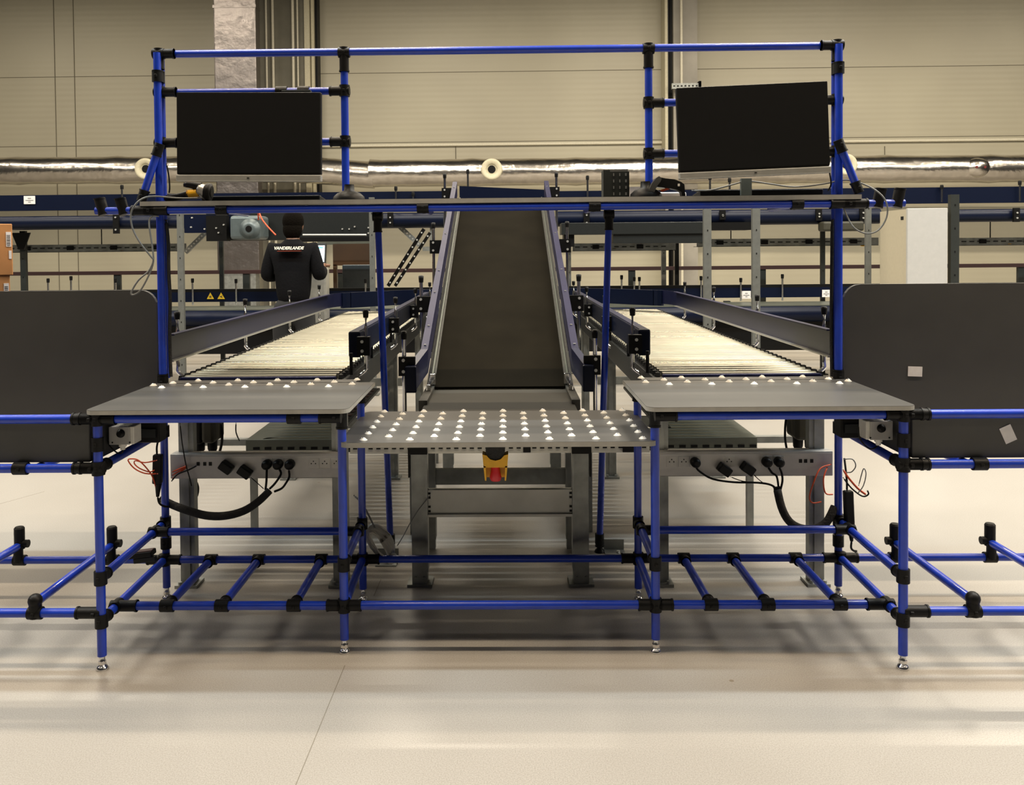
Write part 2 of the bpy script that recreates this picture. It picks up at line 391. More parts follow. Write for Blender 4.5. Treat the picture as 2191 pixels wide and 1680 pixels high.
for s in (-1, 1):
    O, I, OB, IB = sx(s, 1.29), sx(s, .522), sx(s, 1.303), sx(s, .531)
    lg = tube(FR, 'leg', (O, YO, .045), (O, YO, ZD)); foot(lg, O, YO)
    lg = tube(FR, 'leg', (I, YI, .045), (I, YI, ZD)); foot(lg, I, YI)
    lg = tube(FR, 'leg', (IB, YB, .045), (IB, YB, ZD)); foot(lg, IB, YB)
    lg = tube(FR, 'leg', (OB, YB+.02, .045), (OB, YB+.02, 2.12)); foot(lg, OB, YB+.02)
    tube(FR, 'upright', (OB, YP, .86), (OB, YP, 2.12))
    U = sx(s, .588)
    tube(FR, 'upright', (U, YP, 1.56), (U, YP, 2.12))
    MB().lathe((U+s*-.012, YP, 1.549), [(.062, 0), (.06, .012), (.045, .026), (.022, .036), (.02, .06)], 24).build('upright_base', 'joint', FR)
    # rails carrying the monitors
    zr = (1.972, 1.776) if s < 0 else (1.912, 1.716)
    for z in zr:
        tube(FR, 'monitor_rail', (OB, YP, z), (U, YP, z))
        joint(FR, (U, YP, z), [(s, 0, 0)], .058, X3); joint(FR, (OB, YP-.018, z), [(-s, 0, 0)], .065, X3)
    joint(FR, (U, YP, 2.12), [(0, 0, -1)], .075, X1)
    joint(FR, (OB, YP-.018, 2.12), [(-s, 0, 0), (0, 0, -1)], .06, X1)
    joint(FR, (OB, YP-.018, 2.03), [(0, 0, 1)], .02, X3); joint(FR, (OB, YB+.02, 2.03), [(0, 0, 1)], .02, X3)
    # brace at shelf end
    if s < 0: p, q = at(339, 318, Y=3.30), at(306, 420, Y=3.30)
    else: p, q = at(1797, 310, Y=3.30), at(1834, 402, Y=3.30)
    tube(FR, 'brace', p, q); joint(FR, p, [q-p], .03, None); joint(FR, q, [p-q], .025, None)
    # desk frame
    tube(FR, 'crossbar', (O, YO, ZD), (I, YO, ZD)); joint(FR, (I, YO, ZD), [(s, 0, 0), (0, 1, 0)], .05); joint(FR, (O, YO, ZD), [(-s, 0, 0), (s, 0, 0)], .06, X3)
    joint(FR, (I, YI, ZD), [(0, 0, -1)], .06)
    tube(FR, 'depth_bar', (O, YO, ZD), (OB, YB+.02, ZD)); tube(FR, 'depth_bar', (I, YO, ZD), (IB, YB, ZD)); joint(FR, (IB, YB, ZD), [(0, 0, -1), (0, -1, 0)], .05)
    tube(FR, 'crossbar', (OB, YB, ZD), (IB, YB, ZD))
    tube(FR, 'depth_bar', (O, YO, ZS), (OB, YB+.02, ZS)); joint(FR, (O, YO, ZS), [(0, 1, 0), (s, 0, 0)], .06, X3); joint(FR, (OB, YB+.02, ZS), [(0, -1, 0)], .05, X3)
    joint(FR, (O, YO, .735), [], .02, X3)
    joint(FR, (OB, YB+.02, .85), [(0, 0, 1)], .03, X3)
    # mid level
    tube(FR, 'depth_bar', (O, YO, ZM), (OB, YB+.02, ZM)); joint(FR, (O, YO, ZM), [(0, 1, 0)], .045, X3); joint(FR, (OB, YB+.02, ZM), [(0, -1, 0)], .045, X3)
    tube(FR, 'depth_bar', (I, YI, ZM), (IB, YB, ZM)); joint(FR, (I, YI, ZM), [(0, 1, 0)], .045, X3); joint(FR, (IB, YB, ZM), [(0, -1, 0)], .045, X3)
    tube(FR, 'crossbar', (sx(s, 1.30), 3.21, ZM), (sx(s, .53), 3.21, ZM))
    joint(FR, (sx(s, 1.30), 3.21, ZM), [(-s, 0, 0)], .055, X2); joint(FR, (sx(s, .53), 3.21, ZM), [(s, 0, 0)], .05, X2)
    # low level
    tube(FR, 'depth_bar', (O, YO, ZL), (OB, YB, ZL)); joint(FR, (O, YO, ZL), [(0, 1, 0)], .045, X3)
    tube(FR, 'depth_bar', (I, YI, ZL), (IB, YB, ZL)); joint(FR, (IB, YB, ZL), [(1, 0, 0), (-1, 0, 0)], .065, X3)
    joint(FR, (I, YI, ZL), [(1, 0, 0), (-1, 0, 0)], .058, X3); joint(FR, (OB, YB, ZL), [(1, 0, 0), (-1, 0, 0)], .065, X3)
    joint(FR, (OB, YB+.02, ZL+.06), [], .03, X3)
    joint(FR, (sx(s, 1.292), YI, ZL), [(-s, 0, 0)], .07, X2)
    pts = ((364, 447), (479, 551), (635, 683)) if s < 0 else ((1522, 1462), (1643, 1567), (1795, 1703))
    for pf_, pb_ in pts:
        xf = at(pf_, 1283, Y=YI).x; xb = at(pb_, 1203, Y=YB).x; xa = (xf+xb)/2
        tube(FR, 'shelf_bar', (xa, YI, ZL), (xa, YB, ZL)); joint(FR, (xa, YI, ZL), [(0, 1, 0)], .04, X1); joint(FR, (xa, YB, ZL), [(0, -1, 0)], .04, X1)
    # shelf supports standing behind the desks
    p = at(808, 462, Y=YSR) if s < 0 else at(1303, 458, Y=YSR)
    q = at(836, 1192, Y=YSR) if s < 0 else at(1283, 1190, Y=YSR)
    lg = tube(FR, 'leg', (p.x, YSR, ZSH), (q.x, YSR, .04)); joint(FR, (p.x, YSR, ZSH-.01), [(0, 0, -1)], .07, X1); joint(FR, (q.x, YSR, .06), [(0, 0, -1)], .035, X3)
    MB().lathe((q.x, YSR, 0), [(.024, 0), (.02, .01), (.01, .02), (.01, .05)], 14).build('levelling_foot', 'joint', lg)
    # outrigger stubs on the shelf tube
    for px, py in (((213, 425), (257, 425)) if s < 0 else ((1885, 404), (1926, 404))):
        tp = at(px, py, Y=3.30); bt = V((tp.x+(.018 if s < 0 else -.016), YSF, ZSH))
        MB().tube(bt-V((0, 0, .016)), tp, .0205, 16).tube(tp-V((0, 0, .004)), tp, .022, 16).build('coupling', 'joint', FR)
a, b = at(205, 455, Y=YSF), at(1935, 432, Y=YSF)
tube(FR, 'shelf_tube', (a.x, YSF, ZSH), (b.x, YSF, ZSH)); 
for px in (475, 905, 1272, 1705):
    x = at(px, 450, Y=YSF).x; tube(FR, 'shelf_depth_bar', (x, YSF, ZSH), (x, 3.62, ZSH+.0005)); joint(FR, (x, YSF, ZSH), [(0, 1, 0)], .04, X1)
for s in (-1, 1): joint(FR, (sx(s, 1.33), YSF, ZSH), [(1, 0, 0), (-1, 0, 0)], .07, None)
tube(FR, 'top_rail', (sx(-1, 1.303), YP, 2.122), (sx(1, 1.303), YP, 2.122))
tube(FR, 'crossbar', (sx(-1, 1.292), YI, ZL), (sx(1, 1.292), YI, ZL))
tube(FR, 'crossbar', (sx(-1, 1.30), YB, ZL), (sx(1, 1.30), YB, ZL))
x = at(630, 890, Y=YO).x; joint(FR, (x, YO, ZD), [], .02, X1)
for px in (603, 650):
    x = at(px, 190, Y=YP).x; joint(FR, (x, YP, 1.972), [], .02, X1)

# ---- neighbouring stations, cut by the frame
def rounded(x0, x1, y0, y1, r, corners=(1, 1, 1, 1), n=6):
    out = []
    for k, (cx, cy, a0) in enumerate(((x1-r, y1-r, 0), (x0+r, y1-r, 90), (x0+r, y0+r, 180), (x1-r, y0+r, 270))):
        if corners[k]:
            for i in range(n+1):
                t_ = math.radians(a0+90*i/n); out.append((cx+r*math.cos(t_), cy+r*math.sin(t_)))
        else: out.append(((x1, y1), (x0, y1), (x0, y0), (x1, y0))[k])
    return out
for s in (-1, 1):
    nm = SIDE[s]
    far = sx(s, 2.75)
    N_ = thing('tube_station', 'neighbouring blue tube station cut off by the %s edge of the picture' % nm, 'workstation', (sx(s, 2.0), 3.0, 0), 'neighbouring stations')
    O = sx(s, 1.29)
    for z, n2 in ((ZD, 'crossbar'), (ZS, 'crossbar'), (.185, 'crossbar')):
        tube(N_, n2, (O+s*.02, YO, z), (far, YO, z)); joint(N_, (O+s*.02, YO, z), [(s, 0, 0)], .06)
    tube(N_, 'crossbar', (sx(s, 1.33), YB, ZL), (far, YB, ZL))
    for y in (YO, YB):
        lg = tube(N_, 'leg', (far, y, .045), (far, y, .84 if y == YO else 1.2)); foot(lg, far, y)
    joint(N_, (at(45 if s < 0 else 2095, 1008, Y=YO).x, YO, ZS), [], .02, X1)
    for px, f_ in (((240, 1), (42, 1)) if s < 0 else ((1915, 1), (2118, 1))):
        xa = at(px+(0 if s < 0 else 0), 1165, Y=YB).x
        tube(N_, 'track_bar', (xa, YO, .218), (xa, YB+.01, .218))
        MB().tube((xa, YB, .205), (xa, YB, .285), .0195, 16).lathe((xa, YB, .285), [(.0195, 0), (.015, .006)], 16).tube((xa, YB-.01, ZL), (xa, YB-.01, .225), .0175).tube((xa-s*.035, YB, .225), (xa, YB, .225), .015).build('end_stop', 'joint', N_)
        joint(N_, (xa, YB, ZL), [], .02, X1)
        MB().tube((xa, YO, .17), (xa, YO, .225), .02).ball((xa-s*0.0, YO, .225), .023).build('coupling', 'joint', N_); joint(N_, (xa, YO, .185), [], .02, X1)
    # shelf board and back panel
    x0, x1 = sorted((sx(s, 1.325), far))
    MB().span((x0, YO+.016, .672), (x1, YO+.032, .80), ch=.003).build('skirt_panel', 'board_dark', N_)
    xx = sx(s, 1.325); MB().span((xx-.008, YO+.03, .672), (xx+.008, 3.30, .80)).build('side_panel', 'panel', N_)
    xx = sx(s, 1.49); tube(N_, 'depth_bar', (xx, YO, ZS), (xx, 3.33, ZS))
    x0, x1 = sorted((sx(s, 1.327), sx(s, 2.75)))
    pl = rounded(x0, x1, .66, 1.206, .065, (1, 1, 0, 0))
    MB().prism([(x, 3.335, z) for x, z in pl], (0, .02, 0)).build('back_panel', 'panel', N_)
    tube(N_, 'crossbar', (sx(s, 1.33), 3.373, .80), (far, 3.373, .80)); tube(N_, 'crossbar', (sx(s, 1.33), 3.373, 1.0), (far, 3.373, 1.0))
    if s < 0:   # rear shelf under the cartons
        MB().span((far, 3.37, .85), (sx(s, 1.6), 3.86, .868)).build('rear_shelf', 'panel', N_)
    if s > 0:
        for (px, py, ang, w, h, Y) in ((1958, 795, .03, .055, .041, 3.33), (2156, 929, .38, .038, .054, 2.76)):
            c = at(px, py, Y=Y); pass
c = at(1958, 795, Y=3.332)
tag(MB().box(c, (.054, .002, .038), Matrix.Rotation(.04, 3, 'Y')).build('paper_label', 'paper'), 'small white blank label stuck on the dark right panel', 'label')
# paper on the shelf of the right station
c = at(2157, 929, Y=YO+.0145)
tag(MB().box(c, (.038, .0015, .054), Matrix.Rotation(-.42, 3, 'Y')).build('paper_label', 'paper'), 'white blank label stuck crooked on the lower skirt panel of the right station', 'label')

# ================================================================ worktops
def edge_band(parent, poly, z0, z1):
    mb = MB(); n = len(poly); cx = sum(p[0] for p in poly)/n; cy = sum(p[1] for p in poly)/n; e = .0007
    P = [(x+math.copysign(e, x-cx), y+math.copysign(e, y-cy)) for x, y in poly]; h = .0008
    mb.add([(x, y, z0+h) for x, y in P]+[(x, y, z1-h) for x, y in P], [(i, (i+1) % n, n+(i+1) % n, n+i) for i in range(n)])
    return mb.build('edge_band', 'edge', parent)
def ball_unit(parent, p, first=[None]):
    if first[0] is None:
        mb = MB(); mb.lathe((0, 0, 0), [(.0135, 0), (.0135, .0015), (.0105, .003), (.0075, .0065), (.0065, .008)], 16)
        me = mb.build('ball_transfer', 'white_plastic', None); me.location = (0, 0, 0)
        b = MB().ball((0, 0, .0085), .0052, n=12).build('ball', 'chrome', None); b.location = (0, 0, 0); b.parent = me
        first[0] = me; o = me
    else:
        o = first[0].copy(); COL.objects.link(o)
        for g in first[0].children: d_ = g.copy(); COL.objects.link(d_); d_.parent = o
    o.parent = parent; o.location = V(p)-parent.location
    return o
CT = thing('ball_transfer_table', 'low centre worktop studded all over with small white ball transfers', 'worktop', (XC, 3.1, .697))
pl = rounded(sx(-1, .531), sx(1, .531), 2.845, 3.40, .035)
o = MB().prism([(x, y, .697) for x, y in pl], (0, 0, .018)).build('board', 'board', CT)
edge_band(CT, pl, .697, .715); bv = o.modifiers.new('b', 'BEVEL'); bv.width = .0015; bv.segments = 2
for r_ in range(11):
    y = 2.882+r_*.0505
    n_ = 7 if r_ % 2 == 0 else 6
    for k in range(n_):
        x = -.012-.468+k*.156+(0 if r_ % 2 == 0 else .078)
        ball_unit(CT, (x, y, .715))
for s in (-1, 1):
    T_ = thing('desk_top', '%s grey desk top with rows of ball transfers along its rear edge' % SIDE[s], 'worktop', (sx(s, .9), 3.05, .832), 'grey desk tops')
    x0, x1 = sorted((sx(s, 1.325), sx(s, .475)))
    if s < 0: poly = rounded(sx(-1, 1.325), sx(-1, .475), 2.735, 3.30, .03, (0, 0, 1, 1))
    else: poly = rounded(sx(1, .475), sx(1, 1.325), 2.735, 3.30, .03, (0, 0, 1, 1))
    poly = [(x, y) for x, y in poly]
    # rear edge carries on between the posts
    o = MB().prism([(x, y, .832) for x, y in poly], (0, 0, .015)).span((sx(s, 1.28), 3.29, .832), (sx(s, .55), 3.375, .847)).build('board', 'board', T_)
    edge_band(T_, poly, .832, .847)
    for j, y in enumerate((3.355, 3.30, 3.245, 3.19)):
        xs = [1.177-k*.156 for k in range(5)] if j % 2 == 0 else [1.255-k*.156 for k in range(5)]
        if j == 2: xs.append(1.308)
        for q in xs:
            x = sx(s, q)
            ball_unit(T_, (x, y, .847))
SH = thing('high_shelf', 'long narrow grey shelf board carrying the monitors above the conveyors', 'shelf', (XC, 3.5, 1.528))
x0, x1, ys0, ys1 = sx(-1, 1.362), sx(1, 1.372), 3.282, 3.872
nx = 1.279
poly = [(x0, ys0), (x1, ys0), (x1, 3.304), (sx(1, nx), 3.304), (sx(1, nx), 3.385), (x1, 3.385), (x1, ys1), (x0, ys1), (x0, 3.385), (sx(-1, nx), 3.385), (sx(-1, nx), 3.304), (x0, 3.304)]
o = MB().prism([(x, y, 1.5285) for x, y in poly], (0, 0, .019)).build('board', 'board', SH)
edge_band(SH, poly, 1.5285, 1.5475)

# ================================================================ monitors and things on the high shelf
def monitor(c, w, h, roll, label, s, yaw=0.0):
    T_ = thing('monitor', label, 'monitor', c, 'monitors above the shelf')
    R = Matrix.Rotation(yaw, 3, 'Z') @ Matrix.Rotation(roll, 3, 'Y')
    def B(off, dd, name, m, ch=0, parent=T_): return MB().box(V(c)+R @ V(off), dd, R, ch).build(name, m, parent)
    B((0, .012, .008), (w, .024, h), 'housing', 'black', .004)
    B((0, -.0015, .01), (w-.006, .004, h-.008), 'screen', 'screen')
    B((0, .008, -h/2-.006), (w, .034, .024), 'chin_bar', 'silver', .003)
    B((0, -.0105, -h/2-.006), (.008, .003, .003), 'power_button', 'black')
    B((0, .05, 0), (.12, .06, .12), 'wall_mount', 'black', .004)
    B((0, .1, .05), (.04, .09, .03), 'mount_arm', 'gunmetal')
    return T_
a = at(532, 290, Y=3.18)
monitor((a.x, 3.18, a.z), .535, .302, .012, 'wide black monitor with silver chin fixed to the left rails', -1)
a = at(1612, 276, Y=3.2)
monitor((a.x, 3.2, a.z), .553, .31, -.034, 'wide black monitor with silver chin tilted on the right rails', 1)
ZT = 1.5475
def keyboard(px0, px1, label, y=3.4, tilt=.0, h=.018):
    a, b = at(px0, 428, Y=y).x, at(px1, 428, Y=y).x
    T_ = thing('keyboard', label, 'keyboard', ((a+b)/2, y, ZT), 'keyboards on the high shelf')
    R = Matrix.Rotation(-.08, 3, 'X')
    MB().box(((a+b)/2, y+.02, ZT+h/2+.002), (b-a, .14, h), R, .004).build('case', 'black', T_)
    mb = MB()
    n = int((b-a)/.02)
    for r_ in range(5):
        for k in range(n-1): mb.box(V(((a+.02+k*.02), y-.035+r_*.022+.02, ZT+h+.003+r_*.002)), (.016, .018, .006), R)
    mb.build('keys', 'black_soft', T_)
    return T_
keyboard(440, 690, 'black keyboard on the shelf under the left monitor', y=3.46)
keyboard(1492, 1752, 'black keyboard on the shelf under the right monitor', y=3.44, h=.022)
# mouse-like pad of cable behind left keyboard
def scanner(base, flip, label, yellow):
    T_ = thing('barcode_scanner', label, 'scanner', base, 'handheld scanners on the shelf')
    bx = V(base)
    def P(u, w): return bx+V((u*flip, 0, w))
    def ex(pts, th, name, m, yo=0): return MB().prism([P(u, w)+V((0, -th/2+yo, 0)) for u, w in pts], (0, th, 0)).build(name, m, T_)
    if yellow:
        MB().path([P(-.03, .014), P(.03, .02), P(.07, .03), P(.1, .036)], lambda t: .013+.003*t, 12).build('handle', 'black', T_)
        MB().path([P(.068, .032), P(.09, .034), P(.112, .036)], .0165, 12).build('trigger_sleeve', 'yellow', T_)
        MB().path([P(.055, .068), P(.085, .066), P(.12, .058)], lambda t: .01+.008*t, 10).build('nose', 'black', T_)
        MB().path([P(.11, .05), P(.125, .045), P(.14, .038)], lambda t: .022+.006*t, 16).build('head', 'silver', T_)
        MB().lathe(P(.137, .038), [(.03, 0), (.036, .01), (.035, .022), (.025, .026)], 20, (flip, 0, -.1)).build('bumper', 'black', T_)
        MB().lathe(P(.163, .037), [(.02, 0), (.02, .002)], 16, (flip, 0, -.1)).build('window', 'screen', T_)
    else:
        ex([(0, .0), (.006, .028), (.018, .052), (.034, .072), (.044, .078), (.054, .07), (.05, .058), (.036, .04), (.026, .018), (.03, .0)], .06, 'head', 'panel')
        ex([(.044, .076), (.07, .07), (.105, .066), (.13, .056), (.142, .046), (.144, .02), (.146, 0), (.134, .0), (.13, .018), (.115, .026), (.08, .034), (.056, .036), (.038, .038)], .04, 'handle', 'black', 0)
        MB().box(P(.12, .044)+V((0, -.0225, 0)), (.008, .004, .01), ch=.001).build('badge', 'white_plastic', T_)
        ex([(.05, .026), (.075, .034), (.09, .03), (.06, .02)], .02, 'trigger', 'orange')
    return T_
a = at(368, 430, Y=3.35); scanner((a.x-.01, 3.36, ZT), 1, 'black scanner with yellow sleeve and silver head beside left upright', True)
a = at(1383, 422, Y=3.34); scanner((a.x, 3.34, ZT), 1, 'dark grey gun scanner lying on white labels near the middle upright', False)
a = at(1408, 420, Y=3.36); b = at(1472, 418, Y=3.36)
tag(MB().span((a.x, 3.385, ZT), (b.x, 3.47, ZT+.022), ch=.006).build('label_roll', 'paper'), 'stack of white labels under the grey scanner', 'labels')
# perforated holder
a, b = at(1290, 425, Y=3.42), at(1345, 425, Y=3.42)
T_ = thing('pen_holder', 'black perforated metal holder standing on the shelf left of the grey scanner', 'holder', ((a.x+b.x)/2, 3.42, ZT))
mb = MB(); mb.span((a.x, 3.40, ZT), (a.x+.026, 3.47, ZT+.112)); mb.span((a.x+.026, 3.40, ZT), (b.x, 3.403, ZT+.105)); mb.span((b.x-.003, 3.40, ZT), (b.x, 3.47, ZT+.105)); mb.span((a.x+.02, 3.467, ZT), (b.x, 3.47, ZT+.105)); mb.span((a.x, 3.4, ZT), (b.x, 3.47, ZT+.003))
mb.build('body', 'post_dark', T_)
mb = MB()
for i in range(3):
    for k in range(4): mb.box((a.x+.04+i*.024, 3.399, ZT+.018+k*.025), (.004 if i < 2 else .006, .004, .011))
mb.build('slots', 'grey_cable', T_)
MB().span((a.x+.026, 3.41, ZT+.003), (b.x-.004, 3.46, ZT+.115)).build('card_stack', 'grey_cable', T_)
a, b = at(1346, 424, Y=3.5), at(1379, 424, Y=3.5)
tag(MB().span((a.x, 3.5, ZT), (b.x, 3.53, ZT+.052)).build('paper_pad', 'paper'), 'white paper pad on edge between pen holder and upright', 'paper pad')
a = at(1362, 421, Y=3.42)
tag(MB().lathe((a.x, 3.42, ZT), [(.028, 0), (.026, .006), (.014, .012), (.004, .014)], 20).build('puck', 'gearbox'), 'small dark glossy puck on the shelf before the paper pad', 'puck')

def cable(pts, r, m, label, name='cable', group=None, n=8):
    P = [at(px, py, Y=Y) for px, py, Y in pts]
    return tag(MB().path(P, r, n).build(name, m), label, 'cable', group)
cable([(1480, 408, 3.40), (1520, 407, 3.38), (1560, 397, 3.37), (1600, 388, 3.37), (1650, 394, 3.37), (1700, 400, 3.37), (1760, 394, 3.35), (1810, 385, 3.33), (1850, 395, 3.30), (1880, 412, 3.26), (1897, 435, 3.25), (1897, 465, 3.25), (1880, 492, 3.25), (1855, 500, 3.25), (1828, 488, 3.26), (1812, 462, 3.28), (1806, 446, 3.29)], .003, 'grey_cable', 'thin dark cable arching over the right keyboard and looping below the shelf end')
cable([(430, 424, 3.33), (380, 424, 3.32), (330, 420, 3.29), (305, 425, 3.26), (288, 440, 3.25), (280, 460, 3.25), (284, 490, 3.25), (300, 520, 3.25), (322, 548, 3.25), (328, 558, 3.25), (318, 580, 3.25), (296, 600, 3.25), (281, 625, 3.25), (285, 631, 3.25), (300, 622, 3.25), (318, 590, 3.25), (328, 560, 3.25), (326, 530, 3.26), (320, 490, 3.27), (320, 470, 3.28), (328, 462, 3.29), (340, 463, 3.30)], .0033, 'grey_cable', 'grey cable hanging from the left shelf end in a long twisted loop')
cable([(355, 470, 3.33), (360, 520, 3.33), (361, 580, 3.33), (364, 640, 3.33), (363, 700, 3.33), (364, 760, 3.33), (366, 806, 3.33)], .007, 'black_soft', 'black sleeved cable tied down the left rear post')
cable([(1781, 470, 3.35), (1780, 560, 3.35), (1779, 650, 3.35), (1779, 740, 3.35), (1780, 806, 3.35)], .007, 'black_soft', 'black sleeved cable tied down the right rear post')
cable([(1771, 350, 3.3), (1776, 375, 3.32), (1778, 395, 3.33), (1772, 408, 3.36)], .003, 'black', 'thin black cable dropping behind the right monitor edge')
cable([(356, 350, 3.3), (361, 375, 3.31), (363, 400, 3.32), (362, 412, 3.34)], .003, 'black', 'thin black cable dropping beside the left monitor edge')
T_ = thing('cable_outlet', 'small dark stub bracket with cable on top of the left rail', 'bracket', at(640, 192, Y=3.35))
MB().box(at(635, 196, Y=3.30), (.11, .03, .008), ch=.002).build('plate', 'post_dark', T_)
a = at(1599, 392, Y=3.35)
tag(MB().span((a.x-.02, 3.36, ZT), (a.x+.02, 3.38, ZT+.07)).build('monitor_post', 'gearbox'), 'short grey blue post behind the right keyboard', 'post')

# ================================================================ roller conveyors
RZ = .858; RR = .025
Y0, Y1 = 3.43, 7.1
for s in (-1, 1):
    nm = SIDE[s]
    T_ = thing('roller_conveyor', '%s roller conveyor of bright steel rollers running away behind the desk' % nm, 'conveyor', (sx(s, .955), 5.2, 0), 'roller conveyors')
    xi, xo = sx(s, .645), sx(s, 1.265)
    first = None; y = Y0+.02; k = 0
    while y < Y1:
        # the bed narrows into the far curve
        if first is None:
            a, b = sorted((xi, xo))
            first = MB().tube((a+.006, y, RZ-RR), (b-.006, y, RZ-RR), RR, 20).tube((a-.004, y, RZ-RR), (b+.004, y, RZ-RR), .006, 8).build('roller', 'roller', T_)
        else: child_copy(first, T_, (0, y-Y0-.02, 0))
        y += .063; k += 1
    for x, out in ((xi, -s), (xo, s)):
        MB().span((x, Y0-.02, .735), (x+out*.035, Y1+.03, .838), ch=.004).build('side_frame', 'gunmetal' if x == xi else 'galv', T_)
        pts = [(Y1, .836), (Y0, .836)]; y = Y0
        while y < Y1-.05: pts += [(y, .842), (y+.008, .856), (y+.03, .856), (y+.038, .842)]; y += .063
        xx = x+out*.005; MB().prism([(xx, y_, z_) for y_, z_ in pts], (out*.014, 0, 0)).build('bearing_comb', 'black', T_)
    mb = MB(); a, b = sorted((xi, xo)); mb.span((a, Y0-.035, .80), (b, Y0-.012, .855), ch=.004); mb.build('end_plate', 'navy_gloss', T_)
    # supports
    for yy in (3.47, 5.1, 6.7):
        for x in (xi-s*.0, xo):
            lg = MB().span((x-.03, yy-.02, .012), (x+.03, yy+.02, .74)).span((x-.012, yy-.028, .012), (x+.012, yy-.02, .74)).build('support_leg', 'galv', T_)
            MB().span((x-.045, yy-.05, 0), (x+.045, yy+.04, .012)).lathe((x-.025, yy-.04, .012), [(.008, 0), (.008, .012)], 6, smooth=False).lathe((x+.025, yy-.04, .012), [(.008, 0), (.008, .012)], 6, smooth=False).build('base_plate', 'galv', lg)
        a, b = sorted((xi, xo)); MB().span((a, yy-.015, .30 if yy > 4 else .52), (b, yy+.015, .36 if yy > 4 else .54)).build('cross_member', 'galv', T_)
    # outer guard
    g = sx(s, 1.325)
    def guard(pts, z0, z1, th, name, m, parent):
        mb = MB()
        for (xa, ya), (xb, yb) in zip(pts, pts[1:]):
            dd = V((xb-xa, yb-ya, 0)); n_ = V((dd.y, -dd.x, 0)).normalized()*(th/2)
            a_, b_ = V((xa, ya, 0)), V((xb, yb, 0))
            mb.prism([a_+n_+V((0, 0, z0)), b_+n_+V((0, 0, z0)), b_-n_+V((0, 0, z0)), a_-n_+V((0, 0, z0))], (0, 0, z1-z0))
        return mb.build(name, m, parent)
    gp = guard([(g, 3.44), (g, 6.55)], .915, 1.022, .004, 'side_guard', 'guardmetal', T_)
    guard([(g-s*.012, 3.44), (g-s*.012, 6.55)], 1.018, 1.024, .026, 'top_flange', 'navy_sheen_rail', gp)
    guard([(g-s*.01, 3.44), (g-s*.01, 6.55)], .912, .918, .02, 'bottom_flange', 'silver', gp)
    # curved transition and cross guard
    cp = [(g, 6.55)]+[(g-s*.12*(1-math.cos(t_)), 6.55+.3*math.sin(t_)) for t_ in [k*math.pi/2/6 for k in range(1, 7)]]+[(sx(s, .9), 7.15), (sx(s, .56), 7.35)]
    guard(cp[:5], .915, 1.022, .004, 'guard_bend', 'guardmetal', T_)
    guard(cp[4:], .90, 1.022, .03, 'cross_guard', 'navy', T_)
    # inner box guard
    gi = sx(s, .625)
    ig = MB().span((gi-.022, 3.72, .895), (gi+.022, 7.2, 1.0), ch=.006).build('box_guard', 'navy', T_)
    MB().span((gi-.018, 3.73, 1.0), (gi+.018, 7.19, 1.004)).build('top_strip', 'guardmetal', ig)
    MB().span((gi-.026, 3.715, .89), (gi+.026, 3.74, 1.004), ch=.008).build('end_cap', 'navy', ig)
    for kind, xs, ys in (('in', sx(s, .57), (3.69, 4.7, 5.75, 6.85)), ('out', sx(s, 1.375), (3.67, 4.64, 5.6, 6.5))):
        for yy in ys:
            r_ = MB().path([(xs, yy, 1.075), (xs, yy, .87), (xs+(.0), yy, .84), (xs+(.03*s if kind == 'in' else -.03*s), yy, .815)], .0085, 10, 3).build('guard_post', 'chrome', T_)
            MB().lathe((xs, yy, 1.065), [(.011, 0), (.0125, .02), (.013, .032), (.006, .034)], 12).build('cap', 'black', r_)
            if kind == 'in':
                MB().span((xs-.02, yy-.03, .905), (xs+.035*s if s > 0 else xs+.02, yy+.005, .985)).build('bracket', 'black', r_) if s > 0 else MB().span((xs-.035, yy-.03, .905), (xs+.02, yy+.005, .985)).build('bracket', 'black', r_)
                MB().lathe((xs-.012*(-s), yy-.03, .965), [(.007, 0), (.007, .006)], 8, (0, -1, 0)).lathe((xs-.012*(-s), yy-.03, .925), [(.007, 0), (.007, .006)], 8, (0, -1, 0)).build('bolts', 'bolt', r_)
    # photo-eye pins on the inner edge
    for yy in (3.55, 4.1, 4.8): MB().tube((sx(s, .66)-s*.05, yy, .84), (sx(s, .66)-s*.05, yy, .93), .007).build('pin', 'black', T_)

# ================================================================ inclined belt conveyor
IC = thing('incline_conveyor', 'steep dark belt conveyor climbing away in the middle between the roller conveyors', 'conveyor', (XC, 5.2, 0))
def iz(y): return .715+(y-3.97)*.372 if y > 3.97 else .705
ys = [3.42, 3.95, 3.99, 7.15, 7.35]
def izz(y): return .702 if y <= 3.96 else (iz(7.15) if y > 7.15 else iz(y))
def ribbon(x0, x1, off, th, yl, name, m, parent=IC):
    mb = MB(); prof = [(y, izz(y)+off) for y in yl]
    poly = [(x0, y, z) for y, z in prof]+[(x0, y, z-th) for y, z in reversed(prof)]
    # as quads, one per span
    for (ya, za), (yb, zb) in zip(prof, prof[1:]):
        mb.prism([(x0, ya, za), (x0, yb, zb), (x0, yb, zb-th), (x0, ya, za-th)], (x1-x0, 0, 0))
    return mb.build(name, m, parent)
hw = .302
ribbon(sx(-1, hw), sx(1, hw), 0, .01, [3.98, 6.6], 'belt', 'belt')
ribbon(sx(-1, hw+.012), sx(1, hw+.012), .002, .06, [3.43, 3.965], 'infeed_plate', 'belt_light')
